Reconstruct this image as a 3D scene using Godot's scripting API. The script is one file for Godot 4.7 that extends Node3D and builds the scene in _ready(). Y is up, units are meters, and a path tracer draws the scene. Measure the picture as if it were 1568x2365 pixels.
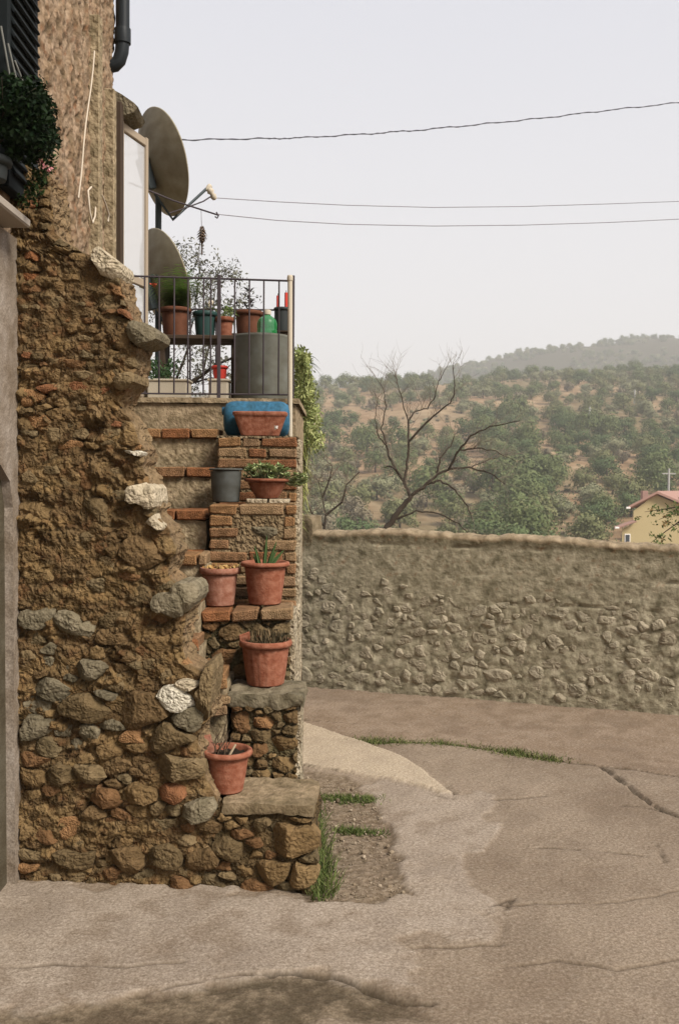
extends Node3D

# ---------------------------------------------------------------- measuring
const F := 2300.0                      # focal length in units of a 1568 x 2365 picture
var eye := Vector3(0, 1.6, 0)
var cam_basis := Basis.from_euler(Vector3(deg_to_rad(-2.05), 0, deg_to_rad(0.5)))
var rng := RandomNumberGenerator.new()
var taken := {}
var M := {}
var TX := {}

func ray(px: float, py: float) -> Vector3:
	return cam_basis * Vector3((px - 784.0) / F, -(py - 1182.5) / F, -1.0)

func P(px: float, py: float, d: float) -> Vector3:      # on the plane z = -d
	var r := ray(px, py)
	return eye + r * (d / -r.z)

func G(px: float, py: float, h := 0.0) -> Vector3:       # on the level h
	var r := ray(px, py)
	return eye + r * ((h - eye.y) / r.y)

func XP(px: float, py: float, x: float) -> Vector3:      # on the plane x
	var r := ray(px, py)
	return eye + r * (x / r.x)

func R(a: float, b: float) -> float:
	return rng.randf_range(a, b)

func L(r: float, g: float, b: float) -> Color:           # linear base colour
	return Color(r, g, b).linear_to_srgb()

# ---------------------------------------------------------------- mesh builder
class MB:
	var v := PackedVector3Array()
	var c := PackedColorArray()
	var ix := PackedInt32Array()
	var col := Color(1, 1, 1)
	func add(p: Vector3) -> int:
		v.append(p)
		c.append(col)
		return v.size() - 1
	func tri(a: Vector3, b: Vector3, d: Vector3) -> void:
		var n := v.size()
		v.append(a); v.append(b); v.append(d)
		c.append(col); c.append(col); c.append(col)
		ix.append(n); ix.append(n + 1); ix.append(n + 2)
	func quad(a: Vector3, b: Vector3, d: Vector3, e: Vector3) -> void:
		var n := v.size()
		v.append(a); v.append(b); v.append(d); v.append(e)
		for i in 4: c.append(col)
		ix.append_array(PackedInt32Array([n, n + 1, n + 2, n, n + 2, n + 3]))
	func grid(pts: PackedVector3Array, cols: int, closed := false, cc := PackedColorArray()) -> void:
		var n := v.size()
		var rows := pts.size() / cols
		v.append_array(pts)
		if cc.size() == pts.size():
			c.append_array(cc)
		else:
			var f := PackedColorArray()
			f.resize(pts.size()); f.fill(col)
			c.append_array(f)
		var last := cols if closed else cols - 1
		for r in rows - 1:
			for k in last:
				var a := n + r * cols + k
				var b := n + r * cols + (k + 1) % cols
				ix.append(a); ix.append(b); ix.append(b + cols)
				ix.append(a); ix.append(b + cols); ix.append(a + cols)
	func lathe(prof: PackedVector2Array, seg := 28, at := Vector3.ZERO, b := Basis(), flute := 0.0, flutes := 16) -> void:
		var pts := PackedVector3Array()
		for q in prof:
			for k in seg:
				var an := TAU * k / seg
				var rr := q.x * (1.0 + flute * cos(an * flutes))
				pts.append(at + b * Vector3(rr * cos(an), q.y, rr * sin(an)))
		grid(pts, seg, true)
	func tube(path: PackedVector3Array, radii: PackedFloat32Array, seg := 8) -> void:
		var pts := PackedVector3Array()
		var up := Vector3(0.13, 0.97, 0.21).normalized()
		for i in path.size():
			var t := (path[mini(i + 1, path.size() - 1)] - path[maxi(i - 1, 0)]).normalized()
			var s := t.cross(up)
			if s.length() < 0.05: s = t.cross(Vector3(1, 0, 0))
			s = s.normalized()
			up = s.cross(t).normalized()
			var r := radii[mini(i, radii.size() - 1)]
			for k in seg:
				var an := TAU * k / seg
				pts.append(path[i] + (s * cos(an) + up * sin(an)) * r)
		grid(pts, seg, true)
		var n := v.size()
		add(path[0]); add(path[path.size() - 1])
		for k in seg:
			var a := n - pts.size() + k
			var b := n - pts.size() + (k + 1) % seg
			ix.append(n); ix.append(b); ix.append(a)
			a = n - seg + k
			b = n - seg + (k + 1) % seg
			ix.append(n + 1); ix.append(a); ix.append(b)
	func box(at: Vector3, size: Vector3, b := Basis(), bev := 0.004, jit = null) -> void:
		var h := size * 0.5
		bev = minf(bev, minf(h.x, minf(h.y, h.z)) * 0.8)
		var p := {}
		for sx in [-1, 1]:
			for sy in [-1, 1]:
				for sz in [-1, 1]:
					var s := Vector3(sx, sy, sz)
					var off := Vector3.ZERO
					if jit != null: off = (jit as Callable).call()
					for a in 3:
						var q := h - Vector3(bev, bev, bev)
						q[a] = h[a]
						p[[sx, sy, sz, a]] = at + b * (q * s + off)
		for a in 3:
			var i := (a + 1) % 3
			var j := (a + 2) % 3
			for s in [-1, 1]:
				var k := []
				for w in [[-1, -1], [1, -1], [1, 1], [-1, 1]]:
					var key := [0, 0, 0, a]
					key[a] = s; key[i] = w[0]; key[j] = w[1]
					k.append(p[key])
				if s > 0: quad(k[0], k[3], k[2], k[1])
				else: quad(k[0], k[1], k[2], k[3])
			for s in [-1, 1]:
				for t in [-1, 1]:
					var k1 := [0, 0, 0, i]
					k1[a] = -1; k1[i] = s; k1[j] = t
					var k2 := k1.duplicate(); k2[a] = 1
					var k3 := k2.duplicate(); k3[3] = j
					var k4 := k1.duplicate(); k4[3] = j
					if s * t > 0: quad(p[k1], p[k4], p[k3], p[k2])
					else: quad(p[k1], p[k2], p[k3], p[k4])
		for sx in [-1, 1]:
			for sy in [-1, 1]:
				for sz in [-1, 1]:
					var a: Vector3 = p[[sx, sy, sz, 0]]
					var d: Vector3 = p[[sx, sy, sz, 1]]
					var e: Vector3 = p[[sx, sy, sz, 2]]
					if sx * sy * sz > 0: tri(a, e, d)
					else: tri(a, d, e)
	func blade(base: Vector3, dir: Vector3, length: float, width: float, droop: float, side := Vector3.ZERO, n := 3) -> void:
		var s := side if side != Vector3.ZERO else dir.cross(Vector3.UP)
		if s.length() < 0.05: s = Vector3(1, 0, 0)
		s = s.normalized()
		var a := base - s * width * 0.4
		var b := base + s * width * 0.4
		for i in range(1, n + 1):
			var t := float(i) / n
			var w := width * 0.5 * (1.0 - t * t) if i < n else 0.0
			if n > 2 and i == 1: w = width * 0.5
			var q := base + dir * length * t + Vector3.DOWN * droop * length * t * t
			if i == n:
				tri(a, b, q)
			else:
				quad(a, b, q + s * w, q - s * w)
				a = q - s * w
				b = q + s * w
	func mesh(smooth := true) -> ArrayMesh:
		var arr := []
		arr.resize(Mesh.ARRAY_MAX)
		var nv := v
		var nc := c
		var ni := ix
		if not smooth:
			nv = PackedVector3Array(); nc = PackedColorArray(); ni = PackedInt32Array()
			for i in ix:
				nv.append(v[i]); nc.append(c[i]); ni.append(ni.size())
		var nn := PackedVector3Array()
		nn.resize(nv.size())
		for i in range(0, ni.size(), 3):
			var a := ni[i]
			var b := ni[i + 1]
			var d := ni[i + 2]
			var n := (nv[d] - nv[a]).cross(nv[b] - nv[a])
			nn[a] += n; nn[b] += n; nn[d] += n
		for i in nn.size():
			nn[i] = nn[i].normalized() if nn[i].length_squared() > 1e-24 else Vector3.UP
		arr[Mesh.ARRAY_VERTEX] = nv
		arr[Mesh.ARRAY_NORMAL] = nn
		arr[Mesh.ARRAY_COLOR] = nc
		arr[Mesh.ARRAY_INDEX] = ni
		var m := ArrayMesh.new()
		m.add_surface_from_arrays(Mesh.PRIMITIVE_TRIANGLES, arr)
		return m

# ---------------------------------------------------------------- nodes
func numbered(called: String) -> String:
	if not taken.has(called):
		taken[called] = 0
		return called
	taken[called] += 1
	return "%s_%03d" % [called, taken[called]]

func tag(o: Node3D, label: String, category: String, group := "") -> Node3D:
	o.set_meta("label", label)
	o.set_meta("category", category)
	if group != "": o.set_meta("group", group)
	return o

func thing(called: String, label: String, category: String, at := Vector3.ZERO, group := "", b := Basis()) -> Node3D:
	var o := Node3D.new()
	o.name = numbered(called)
	add_child(o)
	o.transform = Transform3D(b, at)
	tag(o, label, category, group)
	return o

func part(called: String, mesh: Mesh, m: Material, parent: Node3D = null) -> MeshInstance3D:
	var o := MeshInstance3D.new()
	o.mesh = mesh
	o.material_override = m
	if parent:
		o.name = called
		parent.add_child(o, true)
	else:
		o.name = numbered(called)
		add_child(o)
	return o

func stuff(o: Node3D) -> Node3D:
	o.set_meta("kind", "stuff")
	return o

func structure(o: Node3D) -> Node3D:
	o.set_meta("kind", "structure")
	return o

# ---------------------------------------------------------------- materials
func noise(sd: int, freq: float, oct := 4, kind := FastNoiseLite.TYPE_SIMPLEX_SMOOTH) -> FastNoiseLite:
	var n := FastNoiseLite.new()
	n.seed = sd
	n.frequency = freq
	n.noise_type = kind
	n.fractal_octaves = oct
	return n

func noise_tex(sd: int, freq: float, lo: Color, hi: Color, oct := 5, kind := FastNoiseLite.TYPE_SIMPLEX_SMOOTH, mid := 0.5) -> NoiseTexture2D:
	var t := NoiseTexture2D.new()
	t.width = 512
	t.height = 512
	t.seamless = true
	t.noise = noise(sd, freq, oct, kind)
	var g := Gradient.new()
	g.offsets = PackedFloat32Array([0.0, mid, 1.0])
	g.colors = PackedColorArray([lo, lo.lerp(hi, 0.5), hi])
	t.color_ramp = g
	return t

func mat(called: String, color: Color, rough := 0.95, tex = null, scale := 3.0, bump := 0.0, htex = null, vcol := false, detail = null, dscale := 0.6) -> StandardMaterial3D:
	var m := StandardMaterial3D.new()
	m.resource_name = called
	m.albedo_color = color
	m.roughness = rough
	m.metallic_specular = 0.3
	m.vertex_color_use_as_albedo = vcol
	if tex or htex:
		m.uv1_triplanar = true
		m.uv1_world_triplanar = true
		m.uv1_scale = Vector3.ONE * scale
		m.albedo_texture = tex
	if htex and bump > 0.0:
		m.heightmap_enabled = true
		m.heightmap_texture = htex
		m.heightmap_scale = bump
	if detail:
		m.detail_enabled = true
		m.detail_blend_mode = BaseMaterial3D.BLEND_MODE_MUL
		m.detail_albedo = detail
		m.detail_uv_layer = BaseMaterial3D.DETAIL_UV_2
		m.uv2_triplanar = true
		m.uv2_world_triplanar = true
		m.uv2_scale = Vector3.ONE * dscale
	M[called] = m
	return m

func make_materials() -> void:
	TX.grain = noise_tex(1, 0.05, Color(0.74, 0.72, 0.69), Color(1, 1, 1), 5)
	TX.blotch = noise_tex(2, 0.012, Color(0.72, 0.68, 0.62), Color(1, 1, 1), 5)
	TX.fine = noise_tex(3, 0.16, Color(0.70, 0.68, 0.66), Color(1, 1, 1), 3)
	TX.speck = noise_tex(4, 0.09, Color(0.62, 0.59, 0.55), Color(1, 1, 1), 2, FastNoiseLite.TYPE_CELLULAR, 0.3)
	TX.rough = noise_tex(5, 0.03, Color(0, 0, 0), Color(1, 1, 1), 6)
	TX.pits = noise_tex(6, 0.06, Color(0, 0, 0), Color(1, 1, 1), 5)
	TX.terra = noise_tex(8, 0.018, Color(0.68, 0.52, 0.45), Color(1, 1, 1), 6, FastNoiseLite.TYPE_SIMPLEX_SMOOTH, 0.45)
	TX.lichen = noise_tex(7, 0.02, Color(0.62, 0.61, 0.55), Color(1.0, 0.99, 0.95), 6, FastNoiseLite.TYPE_SIMPLEX_SMOOTH, 0.42)
	var stones := [[0.30, 0.205, 0.11], [0.25, 0.17, 0.095], [0.31, 0.235, 0.145], [0.23, 0.17, 0.10], [0.35, 0.245, 0.135], [0.28, 0.16, 0.085], [0.26, 0.205, 0.13]]
	for i in stones.size():
		var s: Array = stones[i]
		mat("stone_%d" % i, L(s[0], s[1], s[2]), 0.95, TX.grain, 2.6, 1.1, TX.rough, false, TX.lichen, 1.1)
	var greys := [[0.30, 0.265, 0.205], [0.265, 0.235, 0.18], [0.35, 0.31, 0.24]]
	for i in greys.size():
		var s: Array = greys[i]
		mat("grey_stone_%d" % i, L(s[0], s[1], s[2]), 0.95, TX.grain, 2.6, 1.1, TX.rough, false, TX.lichen, 1.1)
	mat("white_stone", L(0.80, 0.76, 0.70), 0.9, TX.lichen, 4.0, 1.2, TX.rough)
	mat("pale_stone", L(0.60, 0.52, 0.42), 0.9, TX.lichen, 3.0, 1.4, TX.rough)
	mat("earth_mortar", Color.WHITE, 1.0, TX.grain, 2.2, 2.6, TX.rough, true, TX.lichen, 1.6)
	mat("wall_mortar", Color.WHITE, 1.0, TX.fine, 1.6, 0.5, TX.rough, true, TX.lichen, 0.9)
	var walls := [[0.61, 0.56, 0.475], [0.55, 0.50, 0.42], [0.65, 0.60, 0.51], [0.57, 0.53, 0.45]]
	for i in walls.size():
		var s: Array = walls[i]
		mat("field_stone_%d" % i, L(s[0], s[1], s[2]), 1.0, TX.fine, 1.6, 0.5, TX.rough, false, TX.lichen, 0.9)
	var bricks := [[0.44, 0.20, 0.10], [0.40, 0.19, 0.105], [0.50, 0.29, 0.155], [0.44, 0.26, 0.155], [0.42, 0.28, 0.185], [0.52, 0.36, 0.23]]
	for i in bricks.size():
		var s: Array = bricks[i]
		mat("brick_%d" % i, L(s[0], s[1], s[2]), 0.95, TX.grain, 4.0, 0.7, TX.pits, false, TX.lichen, 1.7)
	mat("old_plaster", L(0.50, 0.415, 0.305), 1.0, TX.grain, 1.5, 0.9, TX.rough, false, TX.lichen, 1.2)
	mat("pale_plaster", L(0.62, 0.54, 0.44), 1.0, TX.fine, 2.2, 1.2, TX.rough, false, TX.lichen, 1.5)
	mat("white_plaster", L(0.47, 0.42, 0.37), 0.95, TX.fine, 1.2, 0.4, TX.rough, false, TX.blotch, 0.8)
	mat("house_plaster", Color.WHITE, 1.0, TX.grain, 1.3, 1.0, TX.rough, true, TX.lichen, 1.4)
	mat("pavement", Color.WHITE, 0.93, TX.grain, 2.0, 0.07, TX.pits, true, TX.fine, 1.3)
	mat("terracotta", L(0.52, 0.25, 0.165), 0.92, TX.terra, 3.0, 0.15, TX.pits, false, TX.fine, 6.0)
	mat("pale_terracotta", L(0.58, 0.34, 0.255), 0.92, TX.terra, 2.6, 0.15, TX.pits, false, TX.fine, 6.0)
	mat("dark_terracotta", L(0.42, 0.20, 0.13), 0.92, TX.terra, 3.0, 0.15, TX.pits, false, TX.fine, 6.0)
	mat("shaded_terracotta", L(0.24, 0.105, 0.065), 0.9, TX.fine, 5.0, 0.15, TX.pits, false, TX.blotch, 2.3)  # terracotta copy darkened to put the backlit shade into its colour
	mat("smooth_mortar", Color.WHITE, 1.0, TX.fine, 2.4, 0.5, TX.rough, true, TX.lichen, 1.3)
	mat("soil", L(0.06, 0.045, 0.03), 1.0, TX.grain, 9.0, 1.5, TX.pits)
	mat("grey_plastic", L(0.13, 0.145, 0.145), 0.6, TX.fine, 4.0, 0.0, null, false, TX.blotch, 2.0)
	mat("dark_plastic", L(0.03, 0.035, 0.035), 0.6)
	mat("green_dark_plastic", L(0.02, 0.05, 0.045), 0.55)
	mat("tank_grey", L(0.15, 0.16, 0.145), 0.75, TX.blotch, 1.2, 0.0, null)
	mat("blue_plastic", L(0.06, 0.24, 0.50), 0.6, TX.lichen, 4.0, 0.0, null, false, TX.blotch, 2.0)
	mat("red_plastic", L(0.50, 0.05, 0.035), 0.5)
	mat("cream_paint", L(0.68, 0.62, 0.50), 0.7, TX.fine, 3.0)
	mat("iron", L(0.055, 0.045, 0.05), 0.6)
	mat("black_pipe", L(0.018, 0.022, 0.025), 0.45)
	mat("dish_paint", L(0.64, 0.62, 0.50), 0.7, TX.fine, 2.0, 0.0, null, false, TX.blotch, 1.2)
	mat("dark_metal", L(0.06, 0.075, 0.08), 0.6)
	mat("wood_frame", L(0.46, 0.385, 0.29), 0.75, TX.fine, 4.0)
	mat("dark_wood", L(0.075, 0.052, 0.035), 0.8, TX.fine, 4.0)
	mat("shutter_paint", L(0.008, 0.011, 0.012), 0.85)
	mat("marble", L(0.48, 0.43, 0.37), 0.6, TX.fine, 3.0)
	mat("cord", L(0.52, 0.45, 0.36), 0.9)
	mat("cable", L(0.10, 0.10, 0.115), 0.8)
	mat("thin_cable", L(0.24, 0.23, 0.25), 0.8)
	mat("bark", L(0.085, 0.068, 0.052), 0.95, TX.grain, 6.0, 1.0, TX.rough)
	mat("pale_bark", L(0.20, 0.165, 0.125), 0.95)
	mat("far_bark", L(0.07, 0.055, 0.04), 0.95)
	mat("door_grey", L(0.17, 0.155, 0.115), 0.9, TX.fine, 1.5, 0.3, TX.rough, false, TX.blotch, 0.8)
	mat("meter_metal", L(0.26, 0.27, 0.25), 0.6, TX.fine, 3.0)
	mat("yellow_render", L(0.60, 0.51, 0.29), 0.95, TX.fine, 0.4)
	mat("roof_tile", L(0.46, 0.29, 0.245), 0.95, TX.fine, 1.0)
	mat("white_paint", L(0.78, 0.76, 0.72), 0.7)
	mat("far_glass", L(0.05, 0.06, 0.07), 0.3)
	mat("pole_concrete", L(0.36, 0.35, 0.33), 0.9)
	mat("dry_plant", Color.WHITE, 0.95, null, 1.0, 0.0, null, true)
	var lf := mat("leaf", Color.WHITE, 0.75, null, 1.0, 0.0, null, true)
	lf.backlight_enabled = true
	lf.backlight = Color(0.5, 0.5, 0.5)
	var gl := mat("pane_glass", Color(0.78, 0.78, 0.78, 0.5), 0.04)
	gl.transparency = BaseMaterial3D.TRANSPARENCY_ALPHA
	gl.metallic_specular = 0.9
	var bt := mat("bottle_green", Color(0.08, 0.46, 0.22, 0.68), 0.3)
	bt.transparency = BaseMaterial3D.TRANSPARENCY_ALPHA
	mat("terrain", Color.WHITE, 1.0, TX.blotch, 0.035, 0.0, null, true, TX.grain, 0.3)
	mat("rear_house_render", L(0.42, 0.36, 0.28), 0.95, TX.fine, 0.8, 0.5, TX.rough, false, TX.blotch, 0.3)

# ---------------------------------------------------------------- masonry
func clip(poly: PackedVector2Array, n: Vector2, limit: float) -> PackedVector2Array:
	var out := PackedVector2Array()
	for i in poly.size():
		var a := poly[i]
		var b := poly[(i + 1) % poly.size()]
		var da := n.dot(a) - limit
		var db := n.dot(b) - limit
		if da <= 0.0: out.append(a)
		if (da < 0.0 and db > 0.0) or (da > 0.0 and db < 0.0):
			out.append(a.lerp(b, da / (da - db)))
	return out

func inside(p: Vector2, region: PackedVector2Array) -> bool:
	return Geometry2D.is_point_in_polygon(p, region)

func scatter(seeds: PackedVector3Array, region: PackedVector2Array, size_at: Callable, tries: int, an: float, most := 290) -> PackedVector3Array:
	var lo := Vector2(1e9, 1e9)
	var hi := -lo
	for p in region:
		lo = lo.min(p); hi = hi.max(p)
	for t in tries:
		if seeds.size() >= most: break
		var p := Vector2(R(lo.x, hi.x), R(lo.y, hi.y))
		var r: float = size_at.call(p) * lerpf(1.0, 0.55, float(t) / tries)
		if not inside(p, region): continue
		var ok := true
		for s in seeds:
			var dx := s.x - p.x
			var dy := (s.y - p.y) * an
			var m := (s.z + r) * 0.92
			if dx * dx + dy * dy < m * m:
				ok = false
				break
		if ok: seeds.append(Vector3(p.x, p.y, r))
	return seeds

func cells(seeds: PackedVector3Array, region: PackedVector2Array, an: float) -> Array:
	var reg := PackedVector2Array()
	for p in region: reg.append(Vector2(p.x, p.y * an))
	var out := []
	for i in seeds.size():
		var s := seeds[i]
		var a := Vector2(s.x, s.y * an)
		var e := s.z * 1.95
		var poly := PackedVector2Array()
		var m := 5 + rng.randi() % 3
		var a0 := R(0, TAU)
		for k in m:
			var an2 := a0 + TAU * (k + R(-0.28, 0.28)) / m
			poly.append(a + Vector2(cos(an2), sin(an2)) * e * R(0.8, 1.25))
		for j in seeds.size():
			if j == i: continue
			var q := seeds[j]
			var b := Vector2(q.x, q.y * an)
			var n := b - a
			if n.length() > e + q.z * 3.2: continue
			poly = clip(poly, n * 2.0, b.length_squared() - a.length_squared() - q.z * q.z + s.z * s.z)
		var best := PackedVector2Array()
		if poly.size() > 2:
			var big := 0.0
			for w in Geometry2D.intersect_polygons(poly, reg):
				var ar := absf(area(w))
				if ar > big:
					big = ar
					best = w
		var fin := PackedVector2Array()
		for p in best: fin.append(Vector2(p.x, p.y / an))
		out.append(fin)
	return out

func area(p: PackedVector2Array) -> float:
	var s := 0.0
	for i in p.size(): s += p[i].cross(p[(i + 1) % p.size()])
	return s * 0.5

func rounded(poly: PackedVector2Array, n: int, cut := 0.25) -> PackedVector2Array:
	var q := PackedVector2Array()
	for i in poly.size():
		var a := poly[i]
		var b := poly[(i + 1) % poly.size()]
		q.append(a.lerp(b, cut)); q.append(a.lerp(b, 1.0 - cut))
	var total := 0.0
	for i in q.size(): total += q[i].distance_to(q[(i + 1) % q.size()])
	var out := PackedVector2Array()
	var step := total / n
	var acc := 0.0
	var nxt := step * 0.5
	for i in q.size():
		var a := q[i]
		var b := q[(i + 1) % q.size()]
		var l := a.distance_to(b)
		while nxt <= acc + l and out.size() < n:
			out.append(a.lerp(b, (nxt - acc) / maxf(l, 1e-6)))
			nxt += step
		acc += l
	return out

func stone_mesh(poly: PackedVector2Array, t: Transform3D, proud: float, joint: float, deep := 0.05, flat := 0.0, cut := 0.08) -> ArrayMesh:
	if area(poly) < 0.0: poly.reverse()
	var p := rounded(poly, 16, cut)
	var ce := Vector2.ZERO
	for q in p: ce += q / p.size()
	var big := sqrt(absf(area(poly)))
	var f2 := R(0, TAU)
	var f3 := R(0, TAU)
	for k in p.size():
		var th := (p[k] - ce).angle()
		p[k] = ce + (p[k] - ce) * (R(0.93, 1.05) + 0.09 * sin(2.0 * th + f2) + 0.07 * sin(3.0 * th + f3))
	var tilt := Vector2(R(-1, 1), R(-1, 1)) * 0.20 * (1.0 - flat * 0.5)
	var pts := PackedVector3Array()
	var planes := []
	for k in 3:
		var dr := Vector2.from_angle(R(0, TAU))
		planes.append([dr, big * R(0.05, 0.30), R(0.35, 1.1)])
	var fr := [1.0, 1.0, 0.95, 0.80, 0.60, 0.38, 0.16]
	for ri in fr.size() + 1:
		if ri == fr.size(): break
		for q in p:
			var o := q - ce
			var l := o.length()
			o = o * maxf(0.15, (l - joint) / maxf(l, 1e-5)) * float(fr[ri])
			var w := proud
			if ri == 0:
				w = -deep
			else:
				if ri > 1: o += Vector2(R(-1, 1), R(-1, 1)) * big * 0.03
				w += o.dot(tilt) + R(-1, 1) * big * 0.022
				for pl in planes:
					w = minf(w, proud + big * 0.02 - float(pl[2]) * maxf(0.0, o.dot(pl[0]) - float(pl[1])))
				if ri == 1: w = minf(w, proud * 0.3) - 0.004
				if ri == 2: w -= big * 0.03
			pts.append(t * Vector3(ce.x + o.x, ce.y + o.y, w))
	var mb := MB.new()
	mb.grid(pts, p.size(), true)
	var n := mb.v.size()
	mb.add(t * Vector3(ce.x, ce.y, proud))
	for k in p.size():
		mb.ix.append_array(PackedInt32Array([n - p.size() + k, n - p.size() + (k + 1) % p.size(), n]))
	return mb.mesh(false)

func brick_mesh(at: Vector3, size: Vector3, b: Basis, worn := 0.004) -> ArrayMesh:
	var mb := MB.new()
	mb.box(at, size, b * Basis.from_euler(Vector3(R(-.02, .02), R(-.025, .025), R(-.02, .02))), worn * 1.4, func(): return Vector3(R(-worn, worn), R(-worn, worn), R(-worn, worn)))
	return mb.mesh(false)

# a rough block of masonry: the front, right, left and top sheets of a box, uneven
func rough_block(lo: Vector3, hi: Vector3, amp: float, step: float, n: FastNoiseLite, c1: Color, c2: Color, b := Basis(), at := Vector3.ZERO) -> ArrayMesh:
	var mb := MB.new()
	var size := hi - lo
	var mid := (lo + hi) * 0.5
	for f in 5:
		var o: Vector3
		var du: Vector3
		var dv: Vector3
		match f:
			0: o = Vector3(lo.x, lo.y, hi.z); du = Vector3(size.x, 0, 0); dv = Vector3(0, size.y, 0)
			1: o = Vector3(hi.x, lo.y, hi.z); du = Vector3(0, 0, -size.z); dv = Vector3(0, size.y, 0)
			2: o = Vector3(lo.x, lo.y, lo.z); du = Vector3(0, 0, size.z); dv = Vector3(0, size.y, 0)
			3: o = Vector3(lo.x, hi.y, hi.z); du = Vector3(size.x, 0, 0); dv = Vector3(0, 0, -size.z)
			4: o = Vector3(hi.x, lo.y, lo.z); du = Vector3(-size.x, 0, 0); dv = Vector3(0, size.y, 0)
		var nu := maxi(2, int(du.length() / step) + 1)
		var nv := maxi(2, int(dv.length() / step) + 1)
		var pts := PackedVector3Array()
		var cc := PackedColorArray()
		for i in nv + 1:
			for k in nu + 1:
				var p := o + du * (float(k) / nu) + dv * (float(i) / nv)
				var w := at + b * p
				var out := (p - mid) / (size * 0.5)
				var e := Vector3(signf(out.x) * pow(absf(out.x), 6), signf(out.y) * pow(absf(out.y), 6), signf(out.z) * pow(absf(out.z), 6))
				var disp := n.get_noise_3dv(w * 9.0) + 0.5 * n.get_noise_3dv(w * 31.0)
				pts.append(w + b * (e * (amp * disp - amp * 0.6 * maxf(0.0, e.length() - 1.0))))
				cc.append(c1.lerp(c2, clampf(n.get_noise_3dv(w * 5.0 + Vector3(7, 3, 1)) * 1.3 + 0.5, 0, 1)))
		mb.grid(pts, nu + 1, false, cc)
	# grid() winds for rows going up; every sheet above is laid the same way
	return mb.mesh(true)

func extrude(poly: PackedVector2Array, place: Callable, thick: float) -> ArrayMesh:
	var mb := MB.new()
	if area(poly) < 0: poly.reverse()
	var tr := Geometry2D.triangulate_polygon(poly)
	for i in range(0, tr.size(), 3):
		var a := poly[tr[i]]
		var b := poly[tr[i + 1]]
		var d := poly[tr[i + 2]]
		mb.tri(place.call(a, thick), place.call(d, thick), place.call(b, thick))
		mb.tri(place.call(a, 0.0), place.call(b, 0.0), place.call(d, 0.0))
	for i in poly.size():
		var a := poly[i]
		var b := poly[(i + 1) % poly.size()]
		mb.quad(place.call(a, 0.0), place.call(a, thick), place.call(b, thick), place.call(b, 0.0))
	return mb.mesh(false)

# ---------------------------------------------------------------- plants
func leaf_clump(mb: MB, at: Vector3, rad: Vector3, n: int, size: float, c1: Color, c2: Color, long := 1.0) -> void:
	for i in n:
		var d := Vector3(R(-1, 1), R(-1, 1), R(-1, 1))
		while d.length() > 1.0: d = Vector3(R(-1, 1), R(-1, 1), R(-1, 1))
		var p := at + d * rad
		var u := Vector3(R(-1, 1), R(-1, 1), R(-1, 1)).normalized()
		var w := u.cross(Vector3(R(-1, 1), R(-1, 1), R(-1, 1))).normalized()
		var s := size * R(0.6, 1.3)
		mb.col = c1.lerp(c2, rng.randf())
		mb.quad(p - u * s * long, p - w * s * 0.5, p + u * s * long, p + w * s * 0.5)

func facing_clump(mb: MB, at: Vector3, rad: Vector3, n: int, size: float, c1: Color, c2: Color) -> void:
	for i in n:
		var d := Vector3(R(-1, 1), R(-1, 1), R(-1, 1))
		while d.length() > 1.0 or d.length() < 0.1: d = Vector3(R(-1, 1), R(-1, 1), R(-1, 1))
		var p := at + d.normalized() * rad * R(0.75, 1.05)
		var nn := (d.normalized() + at.normalized() * 0.6 + Vector3(R(-1, 1), R(-1, 1), R(-1, 1)) * 0.45).normalized()
		var u := nn.cross(Vector3(R(-1, 1), R(-1, 1), R(-1, 1))).normalized()
		var w := nn.cross(u)
		var s := size * R(0.6, 1.3)
		mb.col = c1.lerp(c2, rng.randf())
		mb.quad(p - u * s, p - w * s * 0.6, p + u * s, p + w * s * 0.6)

func crown(seed_: int, rad: Vector3, clumps: int, per: int, leaf: float, c1: Color, c2: Color) -> MB:
	rng.seed = seed_
	var mb := MB.new()
	for i in clumps:
		var d := Vector3(R(-1, 1), R(-0.75, 1), R(-1, 1)).normalized() * R(0.45, 1.0)
		d *= 1.0 + 0.28 * sin(d.x * 5.0 + seed_) * cos(d.z * 4.0 + seed_ * 2.0)
		var k := rng.randf()
		var ca := c1.lerp(c2, k * 0.7)
		var cb := c1.lerp(c2, minf(1.0, k * 0.7 + 0.4))
		facing_clump(mb, d * rad, rad * R(0.22, 0.40), per, leaf, ca, cb)
	return mb

func twig(paths: Array, from: Vector3, dir: Vector3, length: float, r: float, depth: int, bend := 0.35) -> void:
	var p := PackedVector3Array([from])
	var q := from
	var d := dir
	var n := 4
	for i in n:
		d = (d + Vector3(R(-1, 1), R(-0.7, 1), R(-1, 1)) * bend * 0.6).normalized()
		q += d * length / n
		p.append(q)
		if depth > 0 and i >= 0 and rng.randf() < 0.85:
			twig(paths, q, (d + Vector3(R(-1, 1), R(-0.6, 0.9), R(-1, 1)) * 0.95).normalized(), length * R(0.45, 0.75), r * 0.55, depth - 1, bend)
	paths.append([p, r])

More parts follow.
